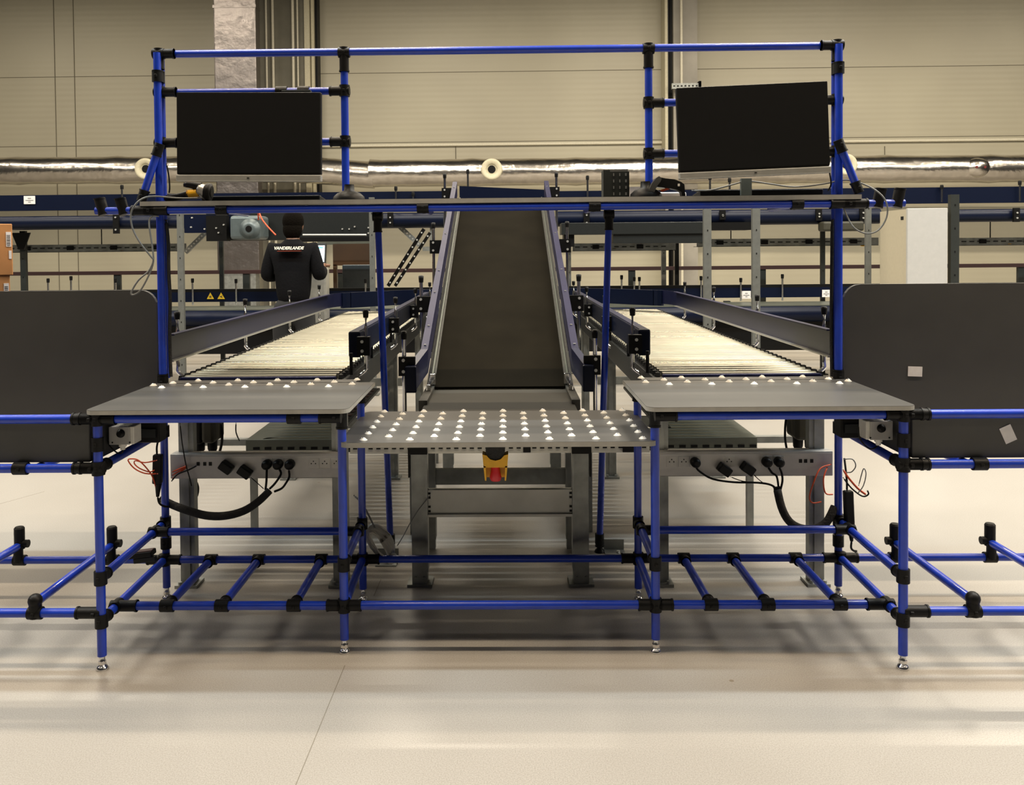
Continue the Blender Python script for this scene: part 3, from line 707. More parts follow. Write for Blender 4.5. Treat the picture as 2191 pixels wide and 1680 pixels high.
for s in (-1, 1):
    a, b = sorted((sx(s, hw), sx(s, .338)))
    sf = ribbon(a, b, .02, .16, [3.6, 3.96, 3.97, 6.7], 'side_frame', 'profile')
    a2, b2 = sorted((sx(s, hw+.01), sx(s, hw+.018))); ribbon(a2, b2, .026, .01, [3.98, 6.7], 'groove_strip', 'greenish', sf)
    # guard with level front piece
    mb = MB(); a, b = sorted((sx(s, .338), sx(s, .372)))
    pr = [(4.06, .885), (6.75, 1.885)]
    for (ya, za), (yb, zb) in zip(pr, pr[1:]): mb.prism([(a, ya, za), (a, yb, zb), (a, yb, zb-.11), (a, ya, za-.11)], (b-a, 0, 0))
    gd = mb.build('side_guard', 'navy_sheen_rail', IC)
    oo = .035
    mb = MB(); mb.prism([(a, 4.06, .885), (a+s*oo, 3.79, .84), (a+s*oo, 3.79, .73), (a, 4.06, .775)], (b-a, 0, 0)); mb.build('guard_nose', 'guardmetal', gd)
    MB().span((a+s*oo-.008, 3.775, .725), (b+s*oo+.008, 3.80, .842), ch=.006).build('end_cap', 'navy', gd)
    mb = MB()
    for y in (4.1, 4.3, 4.7, 5.0, 5.6, 6.2, 6.6): mb.lathe(((a+b)/2, y, .885+(y-4.06)*.3717), [(.006, 0), (.006, .004)], 8)
    mb.build('screws', 'bolt', gd)
    for yy in (3.84, 4.66, 5.5, 6.6):
        xs = sx(s, .425); zt = max(.885, .885+(yy-4.06)*.3717)+.08; zb = zt-.42
        r_ = MB().tube((xs, yy, zb), (xs, yy, zt), .0095).build('guard_post', 'chrome', IC)
        MB().lathe((xs, yy, zt-.01), [(.012, 0), (.0135, .02), (.014, .035), (.006, .038)], 12).build('cap', 'black', r_)
        a3, b3 = sorted((xs+s*.022, sx(s, .373))); MB().span((a3, yy-.03, zt-.17), (b3, yy-.008, zt-.085)).build('bracket', 'black', r_)
        MB().lathe((xs, yy-.03, zt-.1), [(.0075, 0), (.0075, .006)], 8, (0, -1, 0)).lathe((xs, yy-.03, zt-.15), [(.0075, 0), (.0075, .006)], 8, (0, -1, 0)).build('bolts', 'bolt', r_)
        MB().span((min(xs, sx(s, .33)), yy-.01, zb), (max(xs, sx(s, .33)), yy+.01, zb+.03)).build('foot_bracket', 'galv', r_)
    MB().box((sx(s, .318), 3.9, .735), (.02, .11, .03), ch=.004).box((sx(s, .31), 3.985, .755), (.03, .03, .05), ch=.004).build('end_bracket', 'chrome', IC)
    # supports
    for yy, top in ((3.47, .56), (3.86, .6), (5.2, 1.0), (6.6, 1.5)):
        xx = sx(s, .325); w = .031
        lg = MB().span((xx-w, yy-.022, .01), (xx+w, yy+.022, top)).span((xx-s*w-.004, yy-.035, .06), (xx-s*w+.004, yy+.022, top)).build('support_leg', 'galv', IC)
        if yy < 3.6:
            MB().span((xx-.05, yy-.04, 0), (xx+.05, yy+.06, .01)).span((xx-.03, yy-.03, .01), (xx+.03, yy-.024, .1)).lathe((xx-.015, yy-.03, .035), [(.006, 0), (.006, .006)], 6, (0, -1, 0)).lathe((xx+.018, yy-.03, .035), [(.006, 0), (.006, .006)], 6, (0, -1, 0)).build('base_foot', 'galv', lg)
            MB().span((xx-.036, yy-.04, .535), (xx+.036, yy+.03, .575)).build('head_bracket', 'black', lg)
            MB().span((xx+s*.035, yy-.03, .44), (xx+s*.042, yy+.0, .56)).build('side_lug', 'black', lg)
bm_ = MB().span((sx(-1, .294), 3.455, .28), (sx(1, .294), 3.485, .385)).span((sx(-1, .294), 3.44, .28), (sx(1, .294), 3.455, .29)).build('cross_beam', 'steel_light', IC)
mb = MB()
for s in (-1, 1):
    for z in (.30, .318, .355, .372): mb.box((sx(s, .284), 3.454, z), (.01, .004, .008))
mb.build('bolt_slots', 'black', bm_)
MB().span((sx(-1, .294), 3.845, .30), (sx(1, .294), 3.87, .37)).build('cross_beam', 'galv', IC)
sr = MB().span((sx(-1, .6), 3.448, .535), (sx(1, .6), 3.452, .565)).span((sx(-1, .6), 3.448, .56), (sx(1, .6), 3.48, .565)).build('slotted_rail', 'steel_light', IC)
mb = MB()
for k in range(38): mb.box((sx(-1, .58)+k*.0313, 3.447, .556), (.017, .003, .005))
mb.build('rail_slots', 'black', sr)
MB().box((sx(-1, .0)+.11, 3.445, .549), (.03, .006, .02)).build('rail_clamp', 'black', sr)
MB().box((sx(1, .52), 3.445, .549), (.055, .006, .022)).build('rail_clamp', 'black', sr)
for yy in (5.2, 6.6): MB().span((sx(-1, .3), yy-.015, .5), (sx(1, .3), yy+.015, .56)).build('cross_member', 'galv', IC)
MB().span((sx(-1, .35), 3.98, .56), (sx(1, .35), 4.25, .67)).build('drive_box', 'gunmetal', IC)
# emergency stop under the table
T_ = thing('emergency_stop', 'yellow emergency stop box with red button hanging under the centre worktop', 'emergency stop', at(1060, 1000, Y=2.95))
c = at(1060, 968, Y=2.95); z1 = c.z
pts = [(-.044, .0), (-.040, -.045), (-.036, -.088), (-.030, -.088), (-.030, -.044), (.030, -.044), (.030, -.088), (.036, -.088), (.040, -.045), (.044, 0), (.03, -.004), (.018, -.017), (0, -.022), (-.018, -.017), (-.03, -.004)]
mb = MB()
mb.prism([(c.x+u, 2.92, z1+w) for u, w in [(-.044, 0), (-.040, -.045), (-.0, -.045), (0, -.022), (-.018, -.017), (-.03, -.004)]], (0, .05, 0))
mb.prism([(c.x-u, 2.92, z1+w) for u, w in [(-.044, 0), (-.040, -.045), (-.0, -.045), (0, -.022), (-.018, -.017), (-.03, -.004)]], (0, .05, 0))
for k in (-1, 1): mb.prism([(c.x+k*.041, 2.92, z1-.04), (c.x+k*.033, 2.92, z1-.04), (c.x+k*.031, 2.92, z1-.09), (c.x+k*.036, 2.92, z1-.09)], (0, .05, 0))
mb.span((c.x-.034, 2.966, z1-.09), (c.x+.034, 2.97, z1-.04))
mb.build('guard_box', 'yellow', T_)
MB().lathe((c.x, 2.945, z1-.046), [(.014, 0), (.016, -.02), (.021, -.04), (.016, -.05)], 20).build('button', 'red', T_)
MB().lathe((c.x, 2.925, z1+.012), [(.033, 0), (.033, .04)], 24, (0, 1, 0)).build('bracket', 'black_soft', T_)
MB().span((c.x-.02, 2.93, z1), (c.x+.02, 2.96, .697)).build('hanger', 'black', T_)

# ================================================================ equipment under the desks
def X_(px, py, Y): return at(px, py, Y=Y).x
def Z_(px, py, Y): return at(px, py, Y=Y).z
for s in (-1, 1):
    nm = SIDE[s]
    Yt = 3.44; xa, xb = sorted((sx(s, 1.315), sx(s, .625)))
    T_ = thing('cable_trunking', '%s grey trunking with round power sockets mounted below the desk' % nm, 'trunking', ((xa+xb)/2, Yt, .447), 'socket trunkings under the desks')
    z0, z1 = .447, .546; zc = .508
    MB().span((xa, Yt-.03, z0), (xb, Yt+.03, z1), ch=.004).build('channel', 'trunking', T_)
    MB().span((xa+.005, Yt-.033, .478), (xb-.005, Yt-.029, .538)).build('cover', 'trunking', T_)
    socks = (671, 695, 720) if s < 0 else (1437, 1463, 1488, 1560)
    mods = socks+((571, 595, 620) if s < 0 else (1641, 1667))
    for px in mods:
        x = X_(px, 1000, Yt-.035)
        so = MB().box((x, Yt-.034, zc), (.042, .003, .042), ch=.001).lathe((x, Yt-.035, zc), [(.019, 0), (.019, .0015)], 24, (0, -1, 0)).build('socket', 'socket_white', T_)
        mb = MB()
        for a_, b_ in ((-.0085, 0), (.0085, 0), (0, .009)): mb.lathe((x+a_, Yt-.0368, zc+b_), [(.0025, 0), (.0025, .001)], 8, (0, -1, 0))
        mb.build('pin_holes', 'black', so)
    nets = (424, 438, 450) if s < 0 else (1713, 1724, 1737)
    for px in nets:
        x = X_(px, 1000, Yt-.035); MB().span((x-.006, Yt-.0355, zc-.007), (x+.006, Yt-.033, zc+.007)).build('network_port', 'black', T_)
    # round plugs
    plugs = ((571, .055), (595, .05), (620, .05)) if s < 0 else ((1488, .05), (1641, .05), (1667, .05))
    for i, (px, _) in enumerate(plugs):
        x = X_(px, 1000, Yt-.05)
        p_ = MB().lathe((x, Yt-.037, zc), [(.019, 0), (.0195, .02), (.017, .032), (.008, .036)], 22, (0, -1, 0)).build('power_plug', 'black', None)
        tag(p_, ('black round plug, %s of three in the left trunking' % ('leftmost', 'middle', 'rightmost')[i]) if s < 0 else ('black round plug, %s of three in the right trunking' % ('leftmost', 'middle', 'rightmost')[i]), 'plug', 'round power plugs')
    # adapters
    ads = ((484, 1000, .62), (524, 1010, .62)) if s < 0 else ((1550, 1005, .62), (1600, 1003, .62))
    for i, (px, py, ang) in enumerate(ads):
        c = at(px, py, Y=Yt-.055)
        R = Matrix.Rotation(ang, 3, 'Y')
        a_ = MB().box(c, (.052, .04, .036), R, .005).build('power_adapter', 'black', None)
        tag(a_, '%s black slanted power adapter plugged in the %s trunking' % (('left', 'right')[i], nm), 'power adapter', 'power adapters')
    # push-button box
    Yb = 2.86
    a, b = (at(234, 913, Y=Yb), at(287, 951, Y=Yb)) if s < 0 else (at(1853, 901, Y=Yb), at(1909, 941, Y=Yb))
    cx, cz = (a.x+b.x)/2, (a.z+b.z)/2; w, h = b.x-a.x, a.z-b.z
    T_ = thing('button_box', 'light grey push button box with black button beside the %s outer leg' % nm, 'button box', (cx, Yb, b.z), 'push button boxes')
    MB().box((cx, Yb+.03, cz), (w, .06, h), ch=.003).build('housing', 'white_plastic', T_)
    MB().box((cx+(-.006 if s < 0 else .006), Yb-.002, cz), (w-.012, .008, h), ch=.002).build('lid', 'trunking', T_)
    MB().lathe((cx+(.0 if s < 0 else .004), Yb-.005, cz+.008), [(.014, 0), (.014, .004), (.0115, .005), (.011, .012), (.006, .013)], 20, (0, -1, 0)).build('button', 'black', T_)
    MB().lathe((cx+.006*s, Yb+.02, b.z), [(.012, 0), (.013, -.01), (.009, -.012), (.008, -.022)], 14).build('cable_gland', 'white_plastic', T_)
    mb = MB()
    for u in (-1, 1): mb.lathe((cx+u*(w/2-.012), Yb-.005, b.z+.008), [(.003, 0), (.003, .002)], 8, (0, -1, 0))
    mb.build('screws', 'gunmetal', T_)
    MB().span((cx-.03, Yb+.06, cz), (cx+.03, Yb+.064, .81)).build('mount_strap', 'black', T_)
    P = [(cx+.006*s, Yb+.02, b.z-.02), (cx-.01, Yb+.02, b.z-.034), (cx-.03*1, Yb+.02, b.z-.03), (cx-.055, Yb+.02, b.z-.0), (cx-.06, Yb+.02, b.z+.04)]
    MB().path(P, .0025, 6).build('cable', 'black', T_)
    # dark unit behind it
    a, b = (at(290, 905, Y=3.0), at(341, 948, Y=3.0)) if s < 0 else (at(1800, 900, Y=3.0), at(1852, 938, Y=3.0))
    T_ = thing('control_unit', 'black flat unit under the desk next to the %s push button box' % nm, 'control unit', ((a.x+b.x)/2, 3.03, b.z), 'black control units')
    MB().span((a.x, 3.0, b.z), (b.x, 3.07, .80), ch=.004).build('housing', 'black', T_)
    MB().span((a.x+.01, 2.992, b.z+.02), (b.x-.01, 3.0, b.z+.05)).build('front_plate', 'gunmetal', T_)
    # long power brick hanging from the outer rear leg
    if s < 0: pts = [(336, 972, 3.27), (337, 1000, 3.27), (339, 1035, 3.27)]
    else: pts = [(1812, 1050, 3.27), (1816, 1090, 3.27), (1820, 1130, 3.27)]
    p, q = at(*pts[0][:2], Y=3.27), at(*pts[2][:2], Y=3.27)
    T_ = thing('inline_power_brick', 'long black inline power brick hanging along the %s rear post' % nm, 'power brick', (q.x, 3.27, q.z), 'inline power bricks')
    c = (p+q)/2; MB().box(c, (.034, .03, (p-q).length), Matrix.Rotation(-.04*s, 3, 'Y'), .006).build('body', 'black', T_)
    MB().tube(q, q+V((s*.004, 0, -.05)), .013, 12, r2=.006).build('strain_relief', 'black', T_)
    MB().path([q+V((s*.004, 0, -.05)), q+V((.002, 0, -.075)), q+V((.015, .01, -.09)), q+V((.03, .02, -.095))], .004, 8).build('cord', 'black', T_)
    MB().path([p, p+V((0, 0, .03)), p+V((.004, .02, .07)), p+V((.01, .05, .11))], .004, 8).build('lead', 'black', T_)
cable([(346, 1068, 3.37), (368, 1080, 3.34), (400, 1092, 3.31), (440, 1103, 3.31), (480, 1104, 3.31), (520, 1094, 3.32), (552, 1074, 3.34), (577, 1050, 3.37)], lambda t: .016-.003*abs(t-.5), 'black_soft', 'thick black sleeved cable bundle sagging below the left trunking', 'cable_bundle', None, 14)
cable([(1662, 1042, 3.37), (1672, 1085, 3.34), (1688, 1115, 3.32), (1712, 1130, 3.31), (1740, 1132, 3.31), (1768, 1118, 3.31), (1786, 1085, 3.33)], lambda t: .0155, 'black_soft', 'thick black sleeved cable bundle curling below the right trunking', 'cable_bundle', None, 14)
for i, p in enumerate([[(571, 1001, 3.39), (570, 1030, 3.37), (568, 1048, 3.37)], [(597, 1003, 3.39), (601, 1015, 3.385), (588, 1035, 3.37), (577, 1046, 3.37)], [(618, 1005, 3.39), (619, 1020, 3.385), (613, 1032, 3.37), (603, 1045, 3.37), (587, 1052, 3.37)]]):
    cable(p, .0045, 'black', '%s black plug cord dropping into the left cable bundle' % ('leftmost', 'middle', 'rightmost')[i], 'cord', 'left plug cords')
for i, p in enumerate([[(1489, 999, 3.39), (1497, 1009, 3.385), (1525, 1025, 3.37), (1570, 1032, 3.37), (1620, 1033, 3.37), (1650, 1038, 3.37), (1664, 1050, 3.37)], [(1643, 999, 3.39), (1652, 1012, 3.385), (1662, 1020, 3.37), (1666, 1045, 3.37)], [(1667, 999, 3.39), (1673, 1014, 3.385), (1674, 1030, 3.37), (1670, 1048, 3.37)]]):
    cable(p, .0042, 'black', '%s black plug cord feeding the right cable bundle' % ('long drooping', 'short thick', 'short straight')[i], 'cord', 'right plug cords')
cable([(537, 1022, 3.38), (552, 1035, 3.37), (564, 1046, 3.37)], .0018, 'black', 'thin adapter lead hanging into the left cable bundle', 'cord')
cable([(1562, 1020, 3.38), (1590, 1030, 3.37), (1630, 1034, 3.37)], .0018, 'black', 'thin adapter lead from the left adapter of the right trunking', 'cord')
cable([(1612, 1015, 3.38), (1622, 1025, 3.37), (1632, 1033, 3.37)], .0018, 'black', 'thin adapter lead from the right adapter of the right trunking', 'cord')
cable([(338, 1014, 3.24), (310, 1013, 3.22), (287, 1002, 3.22), (274, 985, 3.22), (283, 982, 3.22), (296, 985, 3.22), (312, 1000, 3.22), (326, 1020, 3.24), (334, 1045, 3.27)], .0026, 'orange', 'orange patch cable in a wide loop left of the left rear post')
cable([(336, 985, 3.24), (310, 990, 3.22), (290, 986, 3.22), (288, 993, 3.22), (300, 1003, 3.22), (322, 1010, 3.24), (336, 1002, 3.27)], .0024, 'orange', 'smaller orange patch cable loop inside the wide left one')
for k, d_ in enumerate((0, 7, 14)):
    cable([(369, 1010+d_, 3.40), (385, 1003+d_*.6, 3.39), (398, 998+d_*.2, 3.395)], .0028, 'orange', '%s orange patch cable entering the left trunking' % ('top', 'middle', 'bottom')[k], 'cable', 'orange leads at the left trunking')
cable([(367, 1030, 3.36), (380, 1015, 3.38), (405, 1005, 3.38), (420, 997, 3.395)], .003, 'black', 'black cable rising to the left trunking ports')
cable([(385, 905, 3.36), (390, 950, 3.37), (398, 995, 3.38), (405, 1020, 3.38), (410, 1040, 3.38)], .0025, 'black', 'thin black cable hanging in front of the left galvanised support leg')
cable([(416, 1032, 3.5), (420, 1045, 3.5), (417, 1062, 3.5), (405, 1072, 3.5)], .012, 'black_soft', 'black corrugated hose end bending behind the left support leg', 'hose', None, 12)
cable([(1778, 994, 3.40), (1755, 1003, 3.38), (1742, 1030, 3.36), (1732, 1062, 3.36), (1738, 1076, 3.36), (1757, 1074, 3.37)], .0028, 'orange', 'orange patch cable looping below the right trunking end')
cable([(1770, 1000, 3.39), (1762, 1025, 3.37), (1766, 1055, 3.37), (1782, 1058, 3.37)], .0028, 'orange', 'short orange patch cable against the right support leg')
cable([(1804, 1005, 3.28), (1815, 1022, 3.27), (1835, 1045, 3.27), (1852, 1058, 3.27)], .004, 'orange', 'orange patch cable leaning out from the right rear post')
cable([(1804, 1022, 3.27), (1822, 1045, 3.26), (1845, 1062, 3.26), (1858, 1058, 3.26), (1856, 1050, 3.26)], .003, 'black', 'black cable loop below the leaning orange cable')
cable([(1806, 983, 3.27), (1824, 983, 3.27), (1831, 997, 3.27), (1822, 1010, 3.27), (1810, 1011, 3.28)], .0022, 'grey_cable', 'small dark cable loop right of the right rear post')
cable([(1837, 1040, 3.26), (1845, 1010, 3.26), (1849, 1003, 3.26), (1853, 1015, 3.26), (1847, 1040, 3.26), (1835, 1056, 3.26)], .002, 'grey_cable', 'thin upright grey cable loop over the orange cable end')
cable([(470, 905, 3.7), (475, 925, 3.7), (474, 950, 3.72), (468, 974, 3.74)], .006, 'black', 'black hose hanging under the left desk next to the motor', 'hose')
cable([(505, 905, 3.8), (505, 925, 3.8), (512, 943, 3.85)], .003, 'gunmetal', 'thin dark cable reaching the left steel tray')
cable([(1682, 895, 3.7), (1680, 915, 3.7), (1680, 940, 3.7), (1684, 964, 3.7)], .005, 'black', 'black hose hanging under the right desk next to the motor', 'hose')
cable([(560, 944, 4.08), (566, 940, 4.08), (585, 938, 4.1), (596, 939, 4.1)], .005, 'black', 'short hooked black cable lying on the left steel tray')
# plastic film on right trunking
# power strip near left lower shelf
a = at(292, 1193, Y=3.2)
T_ = thing('power_strip', 'dark slanted power strip lying at the back left of the low shelf bars', 'power strip', (a.x, 3.22, a.z-.03))
R = Matrix.Rotation(-.12, 3, 'Y')
MB().box(V((a.x, 3.24, a.z)), (.10, .05, .02), R, .004).build('body', 'black', T_)
MB().box(V((a.x+.01, 3.235, a.z+.012)), (.08, .03, .008), R, .003).build('socket_face', 'dark_brown', T_)
MB().box(V((a.x+.018, 3.235, a.z-.02)), (.085, .02, .02), R, .003).build('clamp', 'gunmetal', T_)
# cable coil
c = at(812, 1162, Y=3.33)
T_ = thing('cable_coil', 'oval coil of clear grey cable hanging at the rear left of the centre bay', 'cable coil', (c.x, 3.33, c.z-.06), None)
mb = MB()
for k in range(16):
    wv = .014+.0021*k; hv = .058+.0012*k; ang = .6+random.uniform(-.07, .07); R = Matrix.Rotation(-ang, 3, 'Y')
    P = [c+R @ V((wv*math.cos(t_), (k-8)*.003+.004*math.sin(3*t_+k), hv*math.sin(t_))) for t_ in [2*math.pi*i/18 for i in range(19)]]
    mb.path(P, .0027, 6, 1)
mb.build('windings', 'clear_coil', T_)
MB().box(c+V((.044, 0, -.058)), (.035, .05, .035), Matrix.Rotation(.5, 3, 'Y'), .008).build('binding', 'clear_coil', T_)
cable([(757, 1060, 3.36), (775, 1078, 3.35), (790, 1105, 3.34), (802, 1130, 3.33), (812, 1150, 3.33)], .0035, 'grey_cable', 'grey cable running down from the left support leg to the coil')
cable([(921, 1060, 3.43), (900, 1085, 3.41), (880, 1115, 3.38), (864, 1145, 3.35), (850, 1168, 3.33)], .002, 'grey_cable', 'thin taut cable from the centre stand to the coil')
# lower trays
for s in (-1, 1):
    nm = SIDE[s]; z = .46
    a = at(512, 952, Z=z) if s < 0 else at(1636, 948, Z=z)
    yf = 4.06; xo = a.x; xi = sx(s, .42)
    T_ = thing('steel_tray', 'low grey green steel tray with slotted front seen under the %s desk' % nm, 'tray', ((xo+xi)/2, 4.5, .38), 'steel trays under the desks')
    p, q = sorted((xo, xi)); 
    MB().span((p, yf, z-.012), (q, yf+.22, z)).build('front_plate', 'greenish', T_)
    p2, q2 = sorted((xo+(-s)*.0, xo-s*.36)); MB().span((p2, yf+.22, z-.012), (q2, yf+1.5, z)).build('side_plate', 'greenish', T_)
    ln = MB().span((p, yf-.004, z-.06), (q, yf, z)).build('front_lip', 'greenish', T_)
    n_ = int((q-p)/.055)
    for k in range(n_): MB().box((p+.05+k*.055, yf-.006, z-.04), (.03, .004, .012)).build('slot', 'black', ln)
    p3, q3 = sorted((xo-s*.36, xo-s*.42)); rl = MB().span((p3, yf+.22, z-.01), (q3, yf+1.5, z+.004)).build('chain_track', 'gunmetal', T_)
    mb = MB()
    for k in range(12): mb.box(((p3+q3)/2, yf+.28+k*.1, z+.005), (.02, .05, .004))
    mb.build('links', 'dark_brown', rl)
    for yy in (yf+.05, yf+1.4): MB().span((xo-s*.02-.015, yy-.015, 0), (xo-s*.02+.015, yy+.015, z-.012)).build('leg', 'galv', T_); MB().span((xi-.015, yy-.015, 0), (xi+.015, yy+.015, z-.012)).build('leg', 'galv', T_)
    # long grey rail just behind
    p, q = sorted((sx(s, 1.45), xo-s*.1))
    MB().span((p, yf+.1, z-.05), (q, yf+.14, z-.02)).build('rear_rail', 'galv', T_)
    # drive motor
    if s < 0: u0, u1, u2, yb = 404, 431, 460, 974
    else: u0, u1, u2, yb = 1755, 1730, 1702, 968
    Ym = 3.62
    xa, xb, xc = X_(u0, 930, Ym), X_(u1, 930, Ym), X_(u2, 930, Ym); zb = Z_(u1, yb, Ym)
    T_ = thing('drive_motor', 'black and olive drive motor hanging under the %s roller conveyor' % nm, 'motor', (xb, Ym, zb), 'drive motors')
    MB().span((min(xa, xb), Ym, zb+.045), (max(xa, xb), Ym+.12, .735), ch=.01).build('motor_body', 'black', T_)
    MB().span((min(xb, xc), Ym-.01, zb+.05), (max(xb, xc), Ym+.13, .735), ch=.015).build('gear_housing', 'olive', T_)
    MB().lathe(((xa+xb)/2, Ym+.05, zb), [(.012, 0), (.022, .01), (.024, .05)], 14).lathe(((xb+xc)/2, Ym+.05, zb+.005), [(.016, 0), (.02, .01), (.022, .05)], 14).build('cable_glands', 'black', T_)
# box unit at the right tray
a, b = at(1590, 898, Y=4.5), at(1632, 945, Y=4.5)
T_ = thing('junction_box', 'grey junction box with two black glands on the right steel tray', 'junction box', ((a.x+b.x)/2, 4.55, .46))
MB().span((a.x, 4.5, .46), (b.x, 4.72, a.z), ch=.006).build('housing', 'gearbox', T_)
for k in (0, 1): MB().lathe((a.x+.03+k*.035, 4.5, .52-.02*k), [(.016, 0), (.016, .03)], 14, (0, -1, 0)).build('gland', 'black', T_)
# anchor plates on the floor behind
for (px, py, lab) in ((1316, 1178, 'small galvanised anchor bracket on the floor right of the centre stand'), (828, 1198, 'small galvanised anchor bracket on the floor below the cable coil')):
    c = at(px, py+8, Z=0)
    T_ = thing('anchor_bracket', lab, 'bracket', (c.x, c.y, 0), 'floor anchor brackets')
    MB().span((c.x-.045, c.y-.04, 0), (c.x+.045, c.y+.05, .006)).build('plate', 'galv', T_)
    MB().span((c.x-.045, c.y+.045, 0), (c.x+.045, c.y+.05, .05)).build('upright_plate', 'galv', T_)
    MB().lathe((c.x+.015, c.y, .006), [(.008, 0), (.008, .01)], 6, smooth=False).build('bolt', 'bolt', T_)

# ================================================================ background: transverse conveyors
def span_px(px0, px1, py, Y): return at(px0, py, Y=Y).x, at(px1, py, Y=Y).x
YC = 9.0
LX0, LX1 = -6.6, 6.9
LC = thing('lower_cross_conveyor', 'low navy sided conveyor crossing the hall behind the roller conveyors', 'conveyor', (0, YC, 0))
MB().span((LX0, YC, .832), (LX1, YC+.05, .935)).build('guard_board', 'navy', LC)
MB().span((LX0, YC+.01, .935), (LX1, YC+.06, .965)).build('top_rail', 'black', LC)
MB().span((LX0, YC-.6, .77), (LX1, YC-.01, .79)).build('belt', 'greenish', LC)
MB().tube((LX0, YC-.66, .71), (LX1, YC-.66, .71), .075, 24).build('side_profile', 'navy', LC)
MB().span((LX0, YC-.64, .36), (LX1, YC-.6, .64)).build('lower_frame', 'black', LC)
x = LX0+.5; k = 0
while x < LX1:
    for yy in (YC-.6, YC): MB().span((x-.03, yy-.03, 0), (x+.03, yy+.03, .64 if yy < YC else .8)).build('leg', 'post_dark', LC)
    x += 2.1
for px, py in ((103, 605), (247, 605), (152, 600), (412, 605), (505, 606), (782, 606), (1330, 598), (1357, 602), (1368, 602), (1500, 600), (1585, 604), (1674, 596), (1300, 603)):
    c = at(px, py, Y=YC-.02); mb = MB().tube((c.x, YC-.02, .80), (c.x, YC-.02, c.z+.01), .01, 10)
    r_ = mb.build('guard_post', 'chrome', LC); MB().lathe((c.x, YC-.02, c.z), [(.014, 0), (.016, .03), (.014, .045)], 10).build('cap', 'black', r_)
# warning stickers, labels
def sticker(px, py, Y, w, h, name, m, label, cat, tri=False):
    c = at(px, py, Y=Y)
    if tri:
        T_ = thing(name, label, cat, (c.x, Y, c.z-h/2), 'warning stickers')
        MB().prism([(c.x-w/2, Y, c.z-h/2), (c.x+w/2, Y, c.z-h/2), (c.x, Y, c.z+h/2)], (0, .003, 0)).build('triangle', m, T_)
        return T_, c
    T_ = thing(name, label, cat, (c.x, Y, c.z-h/2), 'white labels on the navy beams')
    MB().span((c.x-w/2, Y, c.z-h/2), (c.x+w/2, Y+.003, c.z+h/2)).build('sheet', m, T_)
    mb = MB()
    for k, ww in ((.2, .3), (-.05, .7), (-.25, .25)): mb.box((c.x, Y-.001, c.z+k*h), (w*ww, .001, h*.08))
    mb.build('print', 'grey_cable', T_)
    return T_, c
T_, c = sticker(450, 633, YC-.012, .075, .068, 'warning_sticker', 'yellow_label', 'yellow triangular laser warning sticker, left of the pair on the navy beam', 'warning sticker', True)
mb = MB().lathe((c.x, YC-.013, c.z-.01), [(.007, 0), (.007, .002)], 10, (0, -1, 0))
for k in range(4): mb.box((c.x, YC-.014, c.z-.01), (.034, .001, .0025), Matrix.Rotation(k*math.pi/4, 3, 'Y'))
mb.build('symbol', 'ink', T_)
T_, c = sticker(473, 633, YC-.012, .078, .068, 'warning_sticker', 'yellow_label', 'yellow triangular hand hazard sticker, right of the pair on the navy beam', 'warning sticker', True)
MB().box((c.x, YC-.014, c.z-.012), (.032, .001, .006), Matrix.Rotation(.5, 3, 'Y')).box((c.x+.006, YC-.014, c.z-.004), (.022, .001, .005), Matrix.Rotation(-.4, 3, 'Y')).build('symbol', 'ink', T_)
sticker(1597, 631, YC-.012, .09, .08, 'paper_label', 'paper', 'white printed label on the low navy beam left of the right rear post', 'label')
sticker(1768, 628, YC-.012, .085, .075, 'paper_label', 'paper', 'white printed label on the low navy beam just left of the right blue post', 'label')

# upper cross conveyor
UC = thing('upper_cross_conveyor', 'high navy sided conveyor crossing the hall above head height', 'conveyor', (0, YC, 1.55))
UX0, UX1 = -6.6, 6.9
MB().span((UX0, YC, 1.805), (xw(960, 430, YC), YC+.05, 1.968)).build('guard_board', 'navy', UC)
MB().span((xw(1180, 430, YC), YC, 1.79), (UX1, YC+.05, 1.955)).build('guard_board', 'navy', UC)
MB().tube((UX0, YC, 1.675), (xw(440, 470, YC), YC, 1.675), .072, 24).build('side_profile', 'navy', UC)
MB().tube((xw(1190, 470, YC), YC, 1.665), (xw(1880, 470, YC), YC, 1.665), .08, 24).build('side_profile', 'navy', UC)
MB().tube((xw(2040, 470, YC), YC, 1.66), (UX1, YC, 1.66), .066, 24).build('side_profile', 'navy', UC)
MB().tube((xw(796, 470, YC), YC, 1.665), (xw(950, 470, YC), YC, 1.665), .08, 24).build('side_profile', 'navy', UC)
MB().span((UX0, YC+.1, 1.62), (xw(440, 470, YC), YC+.6, 1.7)).span((xw(1190, 470, YC), YC+.1, 1.62), (UX1, YC+.6, 1.7)).build('belt_bed', 'black', UC)
for px, a_, b_ in ((248, 455, 500), (350, 455, 495), (835, 455, 485), (1255, 450, 485), (1546, 450, 470), (1752, 447, 472), (1846, 445, 475), (2175, 445, 475)):
    c0_, c1_ = at(px, a_, Y=YC-.09), at(px, b_, Y=YC-.09)
    bb = MB().span((c0_.x-.03, YC-.1, c1_.z), (c0_.x+.03, YC-.07, c0_.z)).build('clamp_plate', 'black', UC)
    MB().lathe((c0_.x, YC-.1, c0_.z-.05), [(.009, 0), (.009, .01)], 8, (0, -1, 0)).lathe((c0_.x, YC-.1, c1_.z+.04), [(.009, 0), (.009, .01)], 8, (0, -1, 0)).build('bolts', 'bolt', bb)
for px, py in ((261, 405), (847, 408), (884, 420), (1001, 372), (1257, 385), (1519, 385), (1561, 390), (2015, 405), (2182, 396)):
    c = at(px, py, Y=YC-.03); r_ = MB().tube((c.x, YC-.03, 1.80), (c.x, YC-.03, c.z+.01), .011, 10).build('guard_post', 'chrome', UC)
    MB().lathe((c.x, YC-.03, c.z), [(.016, 0), (.018, .03), (.014, .045)], 10).build('cap', 'black', r_)
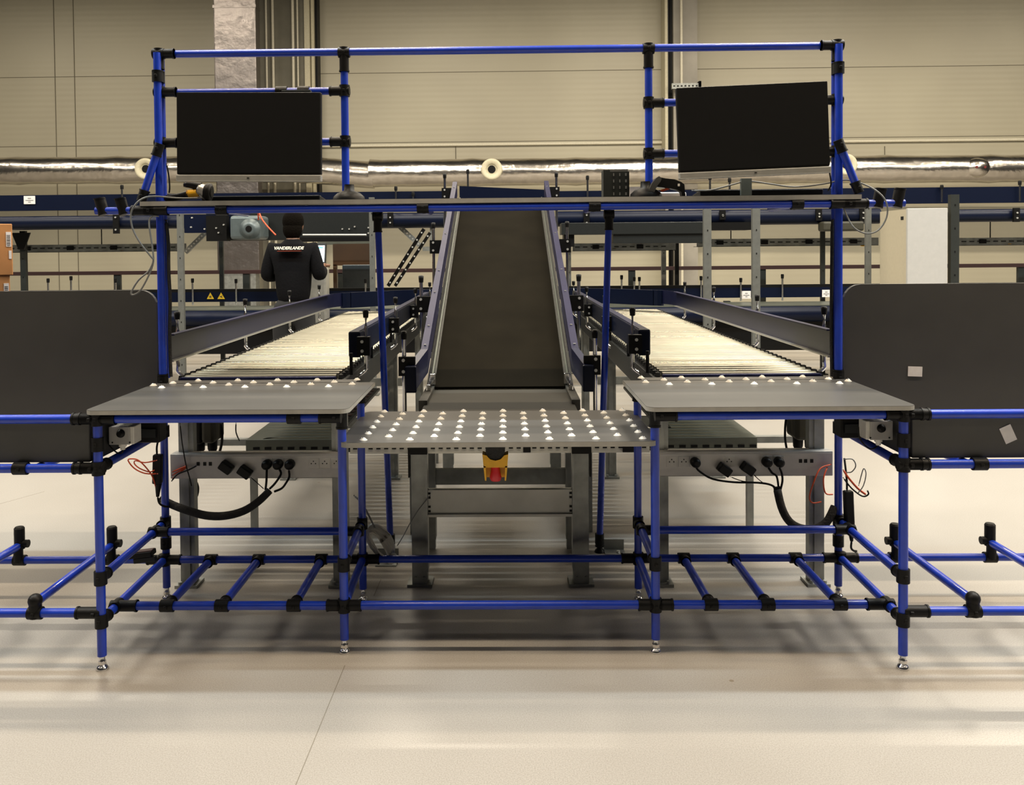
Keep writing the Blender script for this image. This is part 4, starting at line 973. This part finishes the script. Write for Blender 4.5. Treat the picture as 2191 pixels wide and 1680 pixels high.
# deflector across the top of the incline
a, b = at(983, 398, Y=7.0), at(1165, 406, Y=7.0)
MB().prism([(a.x, 7.0, a.z), (b.x, 7.0, b.z), (b.x, 7.0, b.z-.17), (a.x, 7.0, a.z-.17)], (0, .03, 0)).build('deflector_board', 'navy', IC)
sticker(63, 428, YC-.012, .12, .085, 'paper_label', 'paper', 'white printed label on the high navy beam at the far left', 'label')
T_ = LC
# supports of the upper conveyor
def post(px, py0, Y, w, m, ztop, label, cat='post', extra=None, name='support_post'):
    c = at(px, py0, Y=Y)
    T_ = thing(name, label, cat, (c.x, Y, 0), 'support posts in the background')
    MB().span((c.x-w/2, Y-w*.35, .01), (c.x+w/2, Y+w*.35, ztop)).build('profile', m, T_)
    MB().span((c.x-w, Y-w, 0), (c.x+w, Y+w, .01)).build('base_plate', m, T_)
    mb = MB(); z = .3
    while z < ztop: mb.box((c.x, Y-w*.36, z), (w*.12, .004, .014)); z += .2
    mb.build('slots', 'black', T_)
    if extra: extra(T_, c)
    return T_
def gusset(T_, c): MB().prism([(c.x-.1, YC+.2, 1.58), (c.x+.1, YC+.2, 1.58), (c.x+.03, YC+.2, 1.40), (c.x-.03, YC+.2, 1.40)], (0, .02, 0)).build('gusset', 'black', T_)
post(51, 550, YC+.25, .06, 'post_dark', 1.6, 'black post with tapered bracket near the cardboard boxes', extra=gusset)
post(388, 600, 8.05, .054, 'steel_post', 1.75, 'tall light grey post just right of the left rear blue posts')
post(474, 560, YC+.3, .045, 'post_dark', 1.6, 'thin black post in front of the foil duct')
post(797, 560, 8.05, .049, 'steel_post', 1.85, 'light grey post left of the slanting left blue leg')
post(1513, 560, 7.4, .064, 'steel_post', 1.72, 'light grey post below the left part of the right monitor')
post(1617, 560, 7.4, .064, 'steel_post', 1.76, 'light grey post below the middle of the right monitor')
post(1760, 560, YC+.2, .045, 'post_dark', 1.7, 'dark post close to the right rear blue post')
post(1857, 560, 8.05, .05, 'steel_post', 1.75, 'galvanised post left of the white cabinet')
post(2040, 560, 7.5, .072, 'post_dark', 1.79, 'wide black post at the right side of the white cabinet')
post(1218, 600, 9.4, .04, 'galv', 1.5, 'slim grey post just right of the climbing conveyor')
post(1420, 600, 9.6, .05, 'galv', 1.5, 'grey post, left of the dark pair before the mottled column')
post(1448, 600, 9.6, .045, 'gunmetal', 1.5, 'dark grey post, right of the pair before the mottled column')
# drive unit and gearbox on the left
DU = thing('drive_unit', 'large black drive housing with bolts hanging behind the worker', 'drive unit', (xw(620, 480, 8.9), 8.8, 1.45))
a, b = at(440, 452, Y=8.7), at(795, 512, Y=8.7)
MB().span((a.x, 8.7, b.z), (b.x, 8.98, a.z), ch=.01).build('housing', 'gunmetal', DU)
a, b = at(400, 460, Y=8.68), at(500, 515, Y=8.68)
MB().span((a.x, 8.6, b.z+.08), (b.x, 8.7, a.z)).build('side_plate', 'navy', DU)
a, b = at(448, 462, Y=8.6), at(492, 516, Y=8.6)
MB().span((a.x, 8.5, b.z), (b.x, 8.62, a.z)).build('bearing_plate', 'black', DU)
mb = MB()
for px, py in ((724, 489), (739, 489), (751, 484), (781, 486), (781, 498), (462, 488), (478, 481), (467, 498), (410, 466), (408, 486), (437, 490)):
    c = at(px, py, Y=8.48); mb.lathe((c.x, 8.5 if px < 500 else 8.7, c.z), [(.008, 0), (.008, .02)], 8, (0, -1, 0))
mb.build('bolts', 'bolt', DU)
p, q = at(648, 503, Y=8.62), at(784, 503, Y=8.62)
MB().tube(p, q, .011, 10).build('tension_rod', 'steel_light', DU)
a, b = at(640, 508, Y=8.6), at(795, 516, Y=8.6); MB().span((a.x, 8.55, b.z), (b.x, 8.72, a.z)).build('lower_angle', 'black', DU)
GB = thing('gear_motor', 'grey gear motor with round flange hanging left of the worker', 'motor', at(530, 515, Y=8.4))
a, b = at(494, 462, Y=8.4), at(560, 512, Y=8.4)
MB().span((a.x, 8.35, b.z), (b.x, 8.68, a.z), ch=.03).build('gearbox', 'gearbox', GB)
c = at(535, 490, Y=8.35); MB().lathe((c.x, 8.36, c.z), [(.1, 0), (.1, .02), (.075, .03), (.07, .05), (.045, .055)], 28, (0, -1, 0)).build('flange', 'gearbox', GB)
MB().lathe((c.x, 8.31, c.z), [(.032, 0), (.03, .01)], 20, (0, -1, 0)).build('shaft_end', 'black', GB)
cable([(553, 470, 8.35), (553, 452, 8.25), (560, 468, 8.15), (572, 484, 8.1), (590, 503, 8.05)], .007, 'orange', 'orange cable hanging above the worker from the gear motor')
# beams on the right behind the shelf
DR_ = thing('conveyor_drive', 'dark green grey double beam between the incline and the first grey post', 'conveyor drive', (xw(1350, 490, 8.7), 8.6, 1.36))
for k, (u0, u1, v0, v1, m, nm2) in enumerate(((1200, 1505, 478, 500, 'gunmetal', 'upper_beam'), (1310, 1500, 500, 520, 'gunmetal', 'lower_beam'), (1206, 1228, 500, 528, 'black', 'end_box'), (1465, 1505, 500, 512, 'black', 'bracket'))):
    a, b = at(u0, v0, Y=8.7), at(u1, v1, Y=8.7); MB().span((a.x, 8.6+.02*k, b.z), (b.x, 8.88, a.z), ch=.004).build(nm2, m, DR_)
a, b = at(1524, 476, Y=8.7), at(1608, 492, Y=8.7)
tag(MB().span((a.x, 8.7, b.z), (b.x, 8.95, a.z)).build('short_beam', 'black'), 'short black beam between the two tall grey posts on the right', 'beam')
a, b = at(1762, 474, Y=8.8), at(1850, 494, Y=8.8)
tag(MB().span((a.x, 8.8, b.z), (b.x, 8.97, a.z), ch=.02).build('motor_block', 'olive'), 'dark olive block hanging right of the right rear blue post', 'motor block')
# cable tray
def tray(px0, px1, py, label, m='galv'):
    a, b = at(px0, py-7, Y=9.45), at(px1, py+7, Y=9.45); z0, z1 = sorted((a.z, b.z)); z0 = (a.z+b.z)/2-.045; z1 = z0+.085
    T_ = thing('cable_tray', label, 'cable tray', ((a.x+b.x)/2, 9.45, z0), 'slotted cable trays')
    MB().span((a.x, 9.43, z0), (b.x, 9.44, z1)).span((a.x, 9.43, z0), (b.x, 9.6, z0+.006)).build('side', m, T_)
    mb = MB(); x = a.x+.05
    while x < b.x-.05: mb.box((x, 9.426, z0+.045), (.05, .004, .012)); x += .085
    mb.build('slots', 'post_dark', T_)
    mb = MB(); x = a.x+.25
    while x < b.x: mb.box((x, 9.42, z0+.045), (.07, .015, .045)); x += .48
    mb.build('joints', 'black', T_)
    x = a.x+.4; mb = MB()
    while x < b.x: mb.tube((x, 9.55, z0), (x, 9.55, 1.64), .006, 6); x += 1.1
    mb.build('hangers', 'gunmetal', T_)
tray(-80, 400, 531, 'slotted cable tray behind the left rear blue post'); tray(1225, 1445, 528, 'slotted cable tray right of the climbing conveyor'); tray(1490, 1878, 518, 'slotted cable tray between the grey posts and the cabinet'); tray(2050, 2300, 516, 'slotted cable tray at the right edge of the picture')
for px, py, lb in ((262, 536, 'yellow tag hanging below the left cable tray'), (1314, 532, 'yellow tag below the tray beside the right slanting leg'), (1847, 525, 'yellow tag below the tray left of the cabinet'), (2158, 522, 'yellow tag below the tray at the right edge')):
    c = at(px, py, Y=9.45); tag(MB().box(c, (.05, .04, .022), ch=.008).build('cable_tag', 'yellow'), lb, 'tag', 'yellow tags on the cable trays')
# dark hand rail with short posts
z = 1.17
HR = thing('dark_rail', 'thin black rail on short posts running the width of the hall behind the conveyors', 'rail', (0, 10.3, .9))
zz = Z_(1095, 577, 10.3)
MB().span((-7.4, 10.28, zz-.022), (7.6, 10.34, zz+.022)).build('rail', 'dark_brown', HR)
for px in (251, 527, 1352, 1631, 1900, 2185, 0, 730):
    x = xw(px, 590, 10.3); MB().span((x-.04, 10.29, .0), (x+.04, 10.33, zz)).build('rail_post', 'post_dark', HR)
# diagonal struts
def strut(p0, p1, Y0_, Y1_, w, m, label):
    a, b = at(*p0, Y=Y0_), at(*p1, Y=Y1_)
    T_ = thing('diagonal_strut', label, 'strut', (min(a.x, b.x), min(Y0_, Y1_), min(a.z, b.z)), 'diagonal struts')
    d_ = (b-a); u = V((d_.z, 0, -d_.x)).normalized()*w/2
    MB().prism([a+u, b+u, b-u, a-u], (0, .03, 0)).build('bar', m, T_)
    for k in range(8): MB().lathe(a+d_*((k+.5)/8), [(.009, 0), (.009, .004)], 8, (0, -1, 0)).build('hole', 'bolt', T_)
strut((907, 490), (830, 612), 8.7, 8.9, .035, 'black', 'left black perforated strut of the slanting pair by the incline')
strut((920, 498), (845, 612), 8.6, 8.8, .03, 'black', 'right black perforated strut of the slanting pair by the incline')
strut((850, 480), (898, 525), 9.02, 9.02, .05, 'galv', 'short galvanised strut behind the slanting black pair')
strut((440, 497), (396, 540), 9.2, 9.2, .05, 'galv', 'galvanised knee brace beside the tall left grey post')
a, b = at(905, 528, Y=9.0), at(940, 537, Y=9.0)
tag(MB().span((a.x, 8.96, b.z), (b.x, 9.04, a.z)).span(((a.x+b.x)/2-.01, 8.99, a.z), ((a.x+b.x)/2+.01, 9.01, 1.6)).build('slotted_plate', 'galv'), 'short slotted plate left of the climbing conveyor', 'plate')
# kiosk and things behind the worker
KX = at(690, 600, Y=8.15)
KI = thing('terminal_kiosk', 'light grey terminal stand with lit screen in front of the worker', 'terminal', (at(680, 600, Y=8.0).x, 8.0, 0))
a, b = at(640, 575, Y=8.0), at(697, 575, Y=8.0)
MB().span((a.x, 8.0, 0), (b.x, 8.17, 1.2), ch=.02).build('pedestal', 'silver', KI)
R = Matrix.Rotation(-.25, 3, 'X'); c = at(683, 543, Y=7.95)
hs = MB().box(V((c.x-.02, 7.97, c.z-.01)), (.16, .05, .22), R, .01).build('display_housing', 'gunmetal', KI)
MB().box(V((c.x-.02, 7.94, c.z)), (.14, .01, .155), R).build('display', 'screen_lit', KI)
MB().box(V((c.x-.02, 7.925, c.z+.055)), (.12, .008, .012), R).build('display_bar', 'screen_bar', KI)
a, b = at(712, 522, Y=9.7), at(795, 566, Y=9.7)
tag(MB().span((a.x, 9.7, 1.19), (b.x, 9.75, a.z)).span((a.x, 9.7, 0), (a.x+.04, 9.75, 1.2)).span((b.x-.04, 9.7, 0), (b.x, 9.75, 1.2)).build('plywood_board', 'brown_ply'), 'dark brown plywood board right of the terminal', 'board')
a, b = at(732, 567, Y=9.5), at(793, 614, Y=9.5)
tag(MB().span((a.x, 9.5, 0), (b.x, 9.68, a.z), ch=.01).build('grey_cabinet', 'greybox'), 'dark grey box cabinet below the plywood board', 'cabinet')
a, b = at(680, 515, Y=9.8), at(800, 523, Y=9.8)
tag(MB().span((a.x, 9.8, b.z), (b.x, 9.9, a.z)).build('pale_beam', 'greenish'), 'pale grey beam above the plywood board', 'beam')
# cabinet on the right
a = at(1945, 447, Y=7.45); b = at(2028, 447, Y=7.45)
CB = thing('control_cabinet', 'tall white control cabinet, side coloured as warmly lit, beside the wide black post', 'cabinet', ((a.x+b.x)/2, 7.7, 0))
MB().span((a.x, 7.48, 0), (b.x, 8.02, a.z)).build('body', 'cabinet_side_lit', CB)
MB().span((a.x-.012, 7.45, .05), (b.x, 7.48, a.z+.004), ch=.004).build('door', 'cabinet_white', CB)
MB().span((a.x-.003, 7.55, a.z-.09), (a.x, 7.6, a.z-.06)).build('handle', 'gunmetal', CB)
# cartons
for k, (z0, z1, px, lb) in enumerate(((.868, 1.262, 20, 'lower cardboard carton of the pair at the left edge'), (1.262, 1.478, 27, 'upper cardboard carton of the pair at the left edge'))):
    xr = at(px, 540, Y=3.62).x; R = Matrix.Rotation(math.radians(33-2*k), 3, 'Z'); O_ = V((xr, 3.62, 0)); h = z1-z0
    def L_(u, v, z): return O_+R @ V((u, v, 0))+V((0, 0, z))
    T_ = thing('cardboard_carton', lb, 'carton', L_(-.15, .1, z0), 'cardboard cartons at the left edge')
    MB().box(L_(-.17, .1, (z0+z1)/2), (.34, .2, h), R, .003).build('box', 'cardboard', T_)
    z = z1-.045
    l_ = MB().box(L_(-.014, -.001, z-.02), (.019, .002, .062), R).build('label', 'paper', T_)
    mb = MB()
    for j_ in range(7): mb.box(L_(-.014, -.0025, z-.045+j_*.007), (.013, .001, .002+.001*(j_ % 2)), R)
    mb.build('barcode', 'ink', l_)
    if k: MB().box(L_(-.009, -.001, z1-.13), (.01, .002, .035), R).build('small_label', 'paper', T_)

# ================================================================ the worker
c = at(628, 600, Y=7.55)
WX, WY = c.x, 7.55
WK = thing('person', 'person with short dark hair in a black printed jacket, back turned, using a terminal', 'person', (WX, WY, 0))
def skin_mesh(name, m, chains, parent, root=0, sub=2, mods=True):
    """chains: {id:(pos, r)} and edges -> Skin modifier"""
    verts, edges = chains
    me = bpy.data.meshes.new(name); bm = bmesh.new(); lay = bm.verts.layers.skin.verify()
    vs = []
    for p, r in verts:
        v = bm.verts.new(p); v[lay].radius = (r if isinstance(r, tuple) else (r, r)); vs.append(v)
    vs[root][lay].use_root = True
    for a_, b_ in edges: bm.edges.new((vs[a_], vs[b_]))
    bm.to_mesh(me); bm.free(); me.materials.append(MATS[m])
    o = bpy.data.objects.new(name, me); COL.objects.link(o); o.parent = parent
    sk = o.modifiers.new('skin', 'SKIN'); sk.use_smooth_shade = True
    ss = o.modifiers.new('sub', 'SUBSURF'); ss.levels = sub; ss.render_levels = sub
    return o
def hand(verts, edges, w, s, d):
    """palm and five fingers, curled forward"""
    base = len(verts); w = V(w); d = V(d).normalized()
    side = d.cross(V((0, 0, 1))).normalized()*s
    verts.append((w+d*.045, (.034, .018))); edges.append((len(verts)-2, base))
    pl_ = base
    for i, (o_, L) in enumerate(((-.03, .062), (-.01, .072), (.01, .068), (.03, .055))):
        a_ = w+d*.085+side*o_*-1; verts.append((a_, .0105)); edges.append((pl_, len(verts)-1))
        b_ = a_+d*L*.55+V((0, 0, -.008)); verts.append((b_, .009)); edges.append((len(verts)-2, len(verts)-1))
        c_ = b_+d*L*.35+V((0, 0, -.022)); verts.append((c_, .0075)); edges.append((len(verts)-2, len(verts)-1))
    t1 = w+d*.035+side*.042; verts.append((t1, .012)); edges.append((pl_, len(verts)-1))
    verts.append((t1+d*.03+side*.012, .0095)); edges.append((len(verts)-2, len(verts)-1))
bv, be = [], []
def addv(p, r, prev=None):
    bv.append((V(p), r)); i = len(bv)-1
    if prev is not None: be.append((prev, i))
    return i
pel = addv((0, 0, .97), (.1, .07)); wa = addv((0, -.005, 1.08), (.125, .09), pel); ch_ = addv((0, -.01, 1.27), (.15, .105), wa)
nk = addv((0, -.005, 1.42), (.07, .06), ch_); n2 = addv((0, .01, 1.49), .052, nk); hd = addv((0, .03, 1.575), (.078, .09), n2); ht = addv((0, .03, 1.65), (.07, .08), hd)
ns = addv((0, .125, 1.565), .014, hd)
for s in (-1, 1):
    ear = addv((s*.088, .025, 1.565), .014, hd)
    sh = addv((s*.175, -.01, 1.375), .062, ch_); el = addv((s*.232, -.03, 1.13), .04, sh)
    wr = addv((s*.19+.02, .22, 1.16 if s < 0 else 1.22), .03, el); bv[wr] = bv[wr]
    hand(bv, be, bv[wr][0], s, (0.02, 1, .1))
    hp = addv((s*.085, 0, .82), .055, pel); kn = addv((s*.105, .01, .48), .06, hp); an = addv((s*.11, -.01, .1), .04, kn)
    addv((s*.12, .12, .045), .035, an)
skin_mesh('body', 'skin', (bv, be), WK)
# jacket
jv = [((0, 0, .84), (.17, .13)), ((0, -.005, 1.08), (.16, .12)), ((0, -.015, 1.27), (.195, .135)), ((0, -.008, 1.4), (.11, .085)), ((0, .005, 1.475), (.078, .07))]
je = [(0, 1), (1, 2), (2, 3), (3, 4)]
for s in (-1, 1):
    i = len(jv); jv += [((s*.18, -.01, 1.375), .078), ((s*.235, -.03, 1.13), .06), ((s*.205+.02, .12, 1.14 if s < 0 else 1.17), .055), ((s*.2+.02, .19, 1.155 if s < 0 else 1.2), .042)]
    je += [(2, i), (i, i+1), (i+1, i+2), (i+2, i+3)]
jk = skin_mesh('jacket', 'shirt', (jv, je), WK, 0)
tv = [((0, 0, .98), (.155, .118)), ((0, 0, .88), (.17, .13))]; te = [(0, 1)]
for s in (-1, 1):
    i = len(tv); tv += [((s*.1, 0, .78), .105), ((s*.108, .01, .48), .082), ((s*.11, -.01, .12), .068)]; te += [(1, i), (i, i+1), (i+1, i+2)]
skin_mesh('trousers', 'trousers', (tv, te), WK, 0)
for s in (-1, 1):
    MB().ball((WX+s*.115, WY+.04, .04), .1, (.5, 1.35, .42)).build('shoe', 'black', WK)
MB().ball((WX, WY+.018, 1.615), .1, (.93, 1.04, 1.08), 20).build('hair', 'hair', WK)
MB().ball((WX, WY-.006, 1.545), .088, (.98, .9, 1.1), 16).build('hair_nape', 'hair', WK)
cu = bpy.data.curves.new('printed_lettering', 'FONT'); cu.body = 'VANDERLANDE'; cu.size = .036; cu.extrude = .0008; cu.shear = .25; cu.align_x = 'CENTER'; cu.offset = .0012
cu.materials.append(MATS['lettering'])
tmp = bpy.data.objects.new('lettering_curve', cu); COL.objects.link(tmp)
me = bpy.data.meshes.new_from_object(tmp.evaluated_get(bpy.context.evaluated_depsgraph_get())); bpy.data.objects.remove(tmp)
o = bpy.data.objects.new('printed_lettering', me); COL.objects.link(o); o.parent = jk; jk['label'] = 'black jacket with white lettering across the back'
o.rotation_euler = (math.radians(84), 0, 0); o.location = (0, -.158, 1.37)
MB().span((WX-.1, WY-.157, 1.3555), (WX+.1, WY-.1, 1.3575)).build('underline', 'orange', jk)
